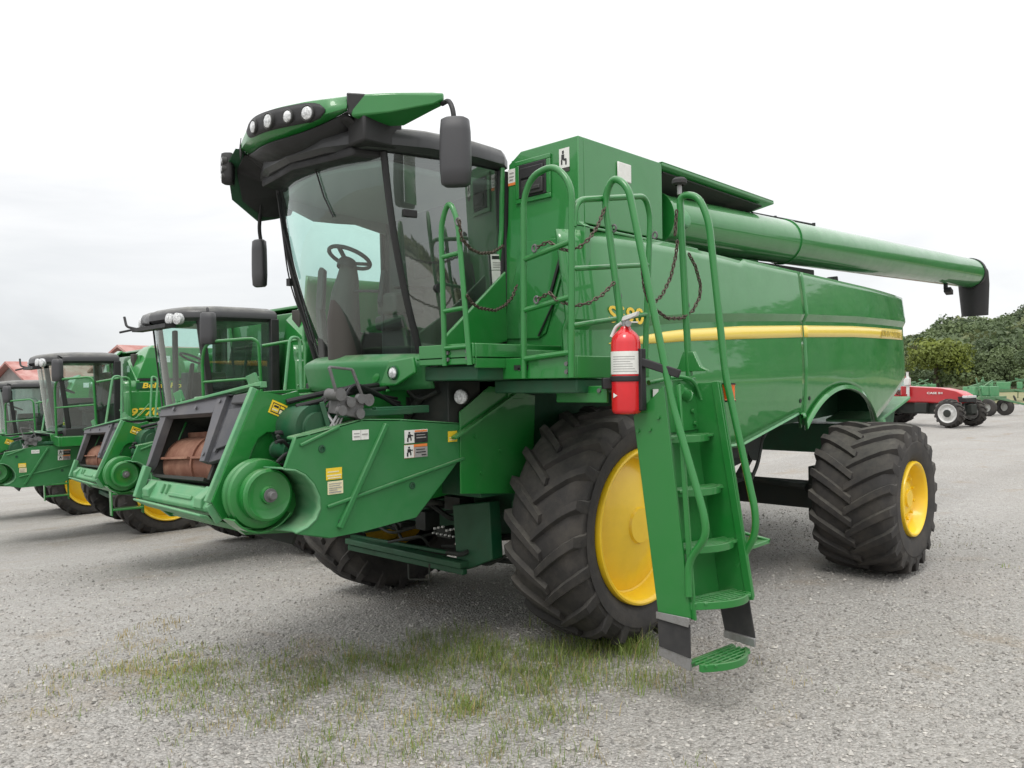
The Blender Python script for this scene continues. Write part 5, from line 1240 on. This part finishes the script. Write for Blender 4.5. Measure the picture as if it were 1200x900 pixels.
# ------------------------------------------------------------------ red tractor
tr=tag(empty('tractor',(-29.7,-3.82,0),math.atan2(.975,.236)),'red tractor with silver front rims parked behind the large combine','tractor')
b=MB()
b.prism([(-2.3,-.36,.95),(.2,-.36,.92),(.40,-.34,1.0),(.35,-.34,1.24),(.05,-.34,1.40),(-.6,-.34,1.53),(-2.3,-.34,1.62)],(0,.70,0)); hd=b.build('hood',M['tractor_red'],tr,bevel=.07,seg=4)
b=MB(); b.prism([(.12,-.37,.98),(.42,-.36,.98),(.38,-.36,1.22),(.07,-.37,1.20)],(0,.735,0)); b.build('grille',M['black'],hd,bevel=.02)
b=MB(); b.box(.25,.41,-.38,.385,1.14,1.24); b.build('headlights',M['lens'],hd,bevel=.02)
b=MB(); text_mb(b,'CASE IH',.11,(-1.15,-.362,1.30),(1,0,.0),(0,0,1),.01,0,bold=.002,width=.62); build_each(b,'hood_letter',M['white'],hd,smooth=0)
b=MB(); b.box(-3.6,.3,-.25,.25,.5,.95); b.box(-.9,.3,-.30,.30,.72,.98); b.cyl((-.6,-.34,.85),(-.2,-.34,.85),.10,n=14); b.box(-1.6,-1.1,-.5,-.3,.55,.95); b.box(-.15,.15,-.8,.8,.45,.62); b.box(.2,.52,-.2,.2,.55,.9); b.build('chassis',M['dark'],tr,bevel=.02)
def tw(x,y,s,r,w,rf):
    wq=empty('wheel',(x,y,r),0,tr); tyre_mesh(r,w,rf,16,.3,.05,s).build('tyre',M['rubber'],wq,smooth=28,recalc=True); rim_mesh(rf,s,.08,'flat').build('rim',M['rimwhite'],wq,recalc=True)
    b=MB(); b.lathe([(0,.15),(s*.02,.14),(s*.03,0)],(0,s*.012,0),(0,1,0),16); b.build('hub',M['dark'],wq)
tw(0,.98,1,.57,.36,.36); tw(0,-.98,-1,.57,.36,.36); tw(-3.1,1.1,1,.86,.5,.52); tw(-3.1,-1.1,-1,.86,.5,.52)
b=MB()
for y in (-.7,.7): b.bar((-2.25,y,1.2),(-3.1,y,2.62),.07,.07); b.bar((-3.7,y,1.5),(-3.7,y,2.62),.07,.07)
b.box(-3.9,-3.0,-.8,.8,2.6,2.75); b.box(-3.7,-2.3,-.7,.7,1.0,1.25)
cbn=b.build('cab',M['tractor_red'],tr,bevel=.02)
b=MB(); b.prism([(-2.26,-.66,1.3),(-2.26,.66,1.3),(-3.06,.66,2.58),(-3.06,-.66,2.58)],(.01,0,0)); b.build('cab_glass',M['wind'],cbn)
b=MB(); b.box(-1.9,-1.82,-.5,-.42,1.2,2.0); b.box(-2.0,-1.78,-.56,-.4,1.65,1.95); b.tube([(-1.9,-.45,1.3),(-1.9,-.45,2.2)],.05,n=10); b.build('exhaust',M['rimwhite'],tr,bevel=.02)

# ------------------------------------------------------------------ green field implements parked along the far edge
def implement(p,rz,l,label,seed,wheels=True):
    t=tag(empty('field_implement',p,rz),label,'farm implement','green implements along the far yard edge'); rr=random.Random(seed)
    b=MB(); b.box(-l/2,l/2,-.12,.12,.75,.95); b.box(-l/2,l/2,1.0,1.12,.70,.86); 
    for k in range(5): x=-l/2+l*(k+.5)/5; b.bar((x,-.1,.85),(x,1.05,.8),.1,.1); b.bar((x,.2,.9),(x+.3,.5,1.45),.07,.07)
    b.bar((-l*.42,.5,1.40),(-l*.02,.5,1.55),.1,.14); b.bar((l*.12,.6,1.75),(l*.44,.4,1.25),.09,.12); b.bar((-l*.3,0,.9),(-l*.36,.2,1.9),.06,.06); b.bar((-l*.4,.3,1.1),(l*.3,.3,1.75),.07,.07); b.bar((l*.1,-.1,.9),(l*.48,-1.2,.5),.1,.1)
    fr=b.build('frame',M['impl'],t,bevel=.01)
    b=MB()
    x=-l/2+.2
    while x<l/2-.4:
        w_=rr.uniform(.25,.9); b.box(x,min(x+w_,l/2),.2,.8,.95+rr.uniform(-.1,.1),1.15+rr.uniform(0,.4)); b.bar((x+.1,1.0,.8),(x+.1+rr.uniform(-.2,.2),1.4,.25),.06,.06); x+=w_+rr.uniform(.1,.6)
    b.build('seed_boxes',M['palegreen'],t,bevel=.03)
    b=MB()
    for k in range(int(l/.8)): x=-l/2+.35+k*.8+rr.uniform(-.2,.2); r_=rr.uniform(.14,.24); b.cyl((x,1.3+rr.uniform(-.2,.1),r_),(x+.05,1.35,r_+.02),r_,n=16)
    b.build('discs',M['dark'],t)
    for x in (-l*.3,l*.3):
        b=MB(); b.lathe([(-.12,.2),(-.12,.36),(-.08,.42),(.08,.42),(.12,.36),(.12,.2)],(x,-.3,.42),(1,0,0),24); w_=b.build('wheel',M['rubber'],t)
        b=MB(); b.lathe([(.02,.22),(.1,.22),(.06,.1),(.08,0)],(x,-.3,.42),(1,0,0),20); b.build('rim',M['white'],w_)
    return t
hv=math.atan2(.72,-.69)
implement((-40.5,-5.3,0),hv+.5,2.4,'compact green implement with white box beside the red tractor nose',1)
implement((-64,-15.5,0),hv+.55,4.6,'long folded green implement in front of the yellow-green tree',2)
implement((-64,-9.6,0),hv-.5,4.4,'long pale green implement nearest the right frame edge',3)

# ------------------------------------------------------------------ barns beyond the row
def barn(p,rz,L_,W_,he,hr,label):
    t=tag(empty('barn',p,rz),label,'barn','barns with red roofs')
    b=MB(); b.prism([(-L_/2,-W_/2,-4),(-L_/2,W_/2,-4),(-L_/2,W_/2,he),(-L_/2,0,hr),(-L_/2,-W_/2,he)],(L_,0,0)); wl=b.build('wall',M['barnwall'],t)
    b=MB()
    for s in (1,-1): b.prism([(-L_/2-.5,s*(W_/2+.5),he-.5*(hr-he)/(W_/2)+.06),(-L_/2-.5,0,hr+.06),(-L_/2-.5,0,hr+.22),(-L_/2-.5,s*(W_/2+.5),he-.5*(hr-he)/(W_/2)+.22)],(L_+1,0,0))
    b.build('roof',M['roofred'],t)
    b=MB(); b.box(L_/2,L_/2+.06,-1.6,1.6,-4,1); b.build('door',M['trim'],t); return t
barn((-18.6,-63.8,0),R(-173),12,6.5,2.4,3.85,'weathered barn with pinkish red roof at the left photo edge')
barn((-21,-52.0,0),R(-168),10,6,3.2,4.65,'barn whose red gable roof shows above the grain tank of the middle combine')

# ------------------------------------------------------------------ sky, sun, camera
w=bpy.data.worlds.new('World'); scene.world=w; w.use_nodes=True; nt=w.node_tree; N=nt.nodes; L=nt.links
bg=N['Background']; sky=N.new('ShaderNodeTexSky'); sky.sky_type='NISHITA'; sky.sun_disc=False
SEL,SAZ=R(58),R(20)
sky.sun_elevation=SEL; sky.sun_rotation=R(90)-SAZ
tc=N.new('ShaderNodeTexCoord'); mp=N.new('ShaderNodeMapping'); mp.inputs['Scale'].default_value=(1,1,2.6); L.new(tc.outputs['Generated'],mp.inputs[0])
n=N.new('ShaderNodeTexNoise'); n.inputs['Scale'].default_value=2.2; n.inputs['Detail'].default_value=7; n.inputs['Roughness'].default_value=.55; n.inputs['Distortion'].default_value=.4; L.new(mp.outputs[0],n.inputs['Vector'])
sp=N.new('ShaderNodeSeparateXYZ'); L.new(tc.outputs['Generated'],sp.inputs[0])
e=N.new('ShaderNodeMapRange'); L.new(sp.outputs[2],e.inputs[0]); e.inputs[1].default_value=.0; e.inputs[2].default_value=.45; e.inputs[3].default_value=.0; e.inputs[4].default_value=.5
ad=N.new('ShaderNodeMath'); ad.operation='ADD'; L.new(n.outputs[0],ad.inputs[0]); L.new(e.outputs[0],ad.inputs[1])
cr_=N.new('ShaderNodeValToRGB'); L.new(ad.outputs[0],cr_.inputs[0]); el=cr_.color_ramp.elements
el[0].position=.30; el[0].color=(.60,.62,.645,1); el[1].position=.75; el[1].color=(1.0,1.0,1.0,1); q=el.new(.5); q.color=(.80,.815,.83,1)
zg=N.new('ShaderNodeMapRange'); L.new(sp.outputs[2],zg.inputs[0]); zg.inputs[1].default_value=.25; zg.inputs[2].default_value=1; zg.inputs[3].default_value=8.0; zg.inputs[4].default_value=18.5
sc_=N.new('ShaderNodeVectorMath'); sc_.operation='SCALE'; L.new(cr_.outputs[0],sc_.inputs[0]); L.new(zg.outputs[0],sc_.inputs['Scale'])
mx=N.new('ShaderNodeMix'); mx.data_type='RGBA'; mx.inputs[0].default_value=.93; L.new(sky.outputs[0],mx.inputs[6]); L.new(sc_.outputs[0],mx.inputs[7]); L.new(mx.outputs[2],bg.inputs[0]); bg.inputs[1].default_value=.10
sl=bpy.data.lights.new('sun','SUN'); sl.energy=.9; sl.angle=R(18); sl.color=(1,.97,.92); so=bpy.data.objects.new('sun',sl); COL.objects.link(so)
so.rotation_euler=V((math.cos(SEL)*math.cos(SAZ),math.cos(SEL)*math.sin(SAZ),math.sin(SEL))).to_track_quat('Z','Y').to_euler()
cd=bpy.data.cameras.new('camera'); co=bpy.data.objects.new('camera',cd); COL.objects.link(co)
Rv,Uv,Fv=V((-0.69048937,0.72320563,-0.01407297)),V((-0.01143229,0.00854206,0.99989816)),V((-0.72325219,-0.69057994,-0.0023697))
m=Matrix((Rv,Uv,-Fv)).transposed().to_4x4(); m.translation=V((5.069,5.2203,2.0062)); co.matrix_world=m
cd.sensor_width=36; cd.lens=944.45/1200*36; cd.clip_start=.05; cd.clip_end=3000
scene.camera=co
vs_=scene.view_settings; vs_.view_transform='Standard'; vs_.look='None'; vs_.exposure=.45; vs_.gamma=1; vs_.use_curve_mapping=False
scene.cycles.max_bounces=8; scene.cycles.transparent_max_bounces=12
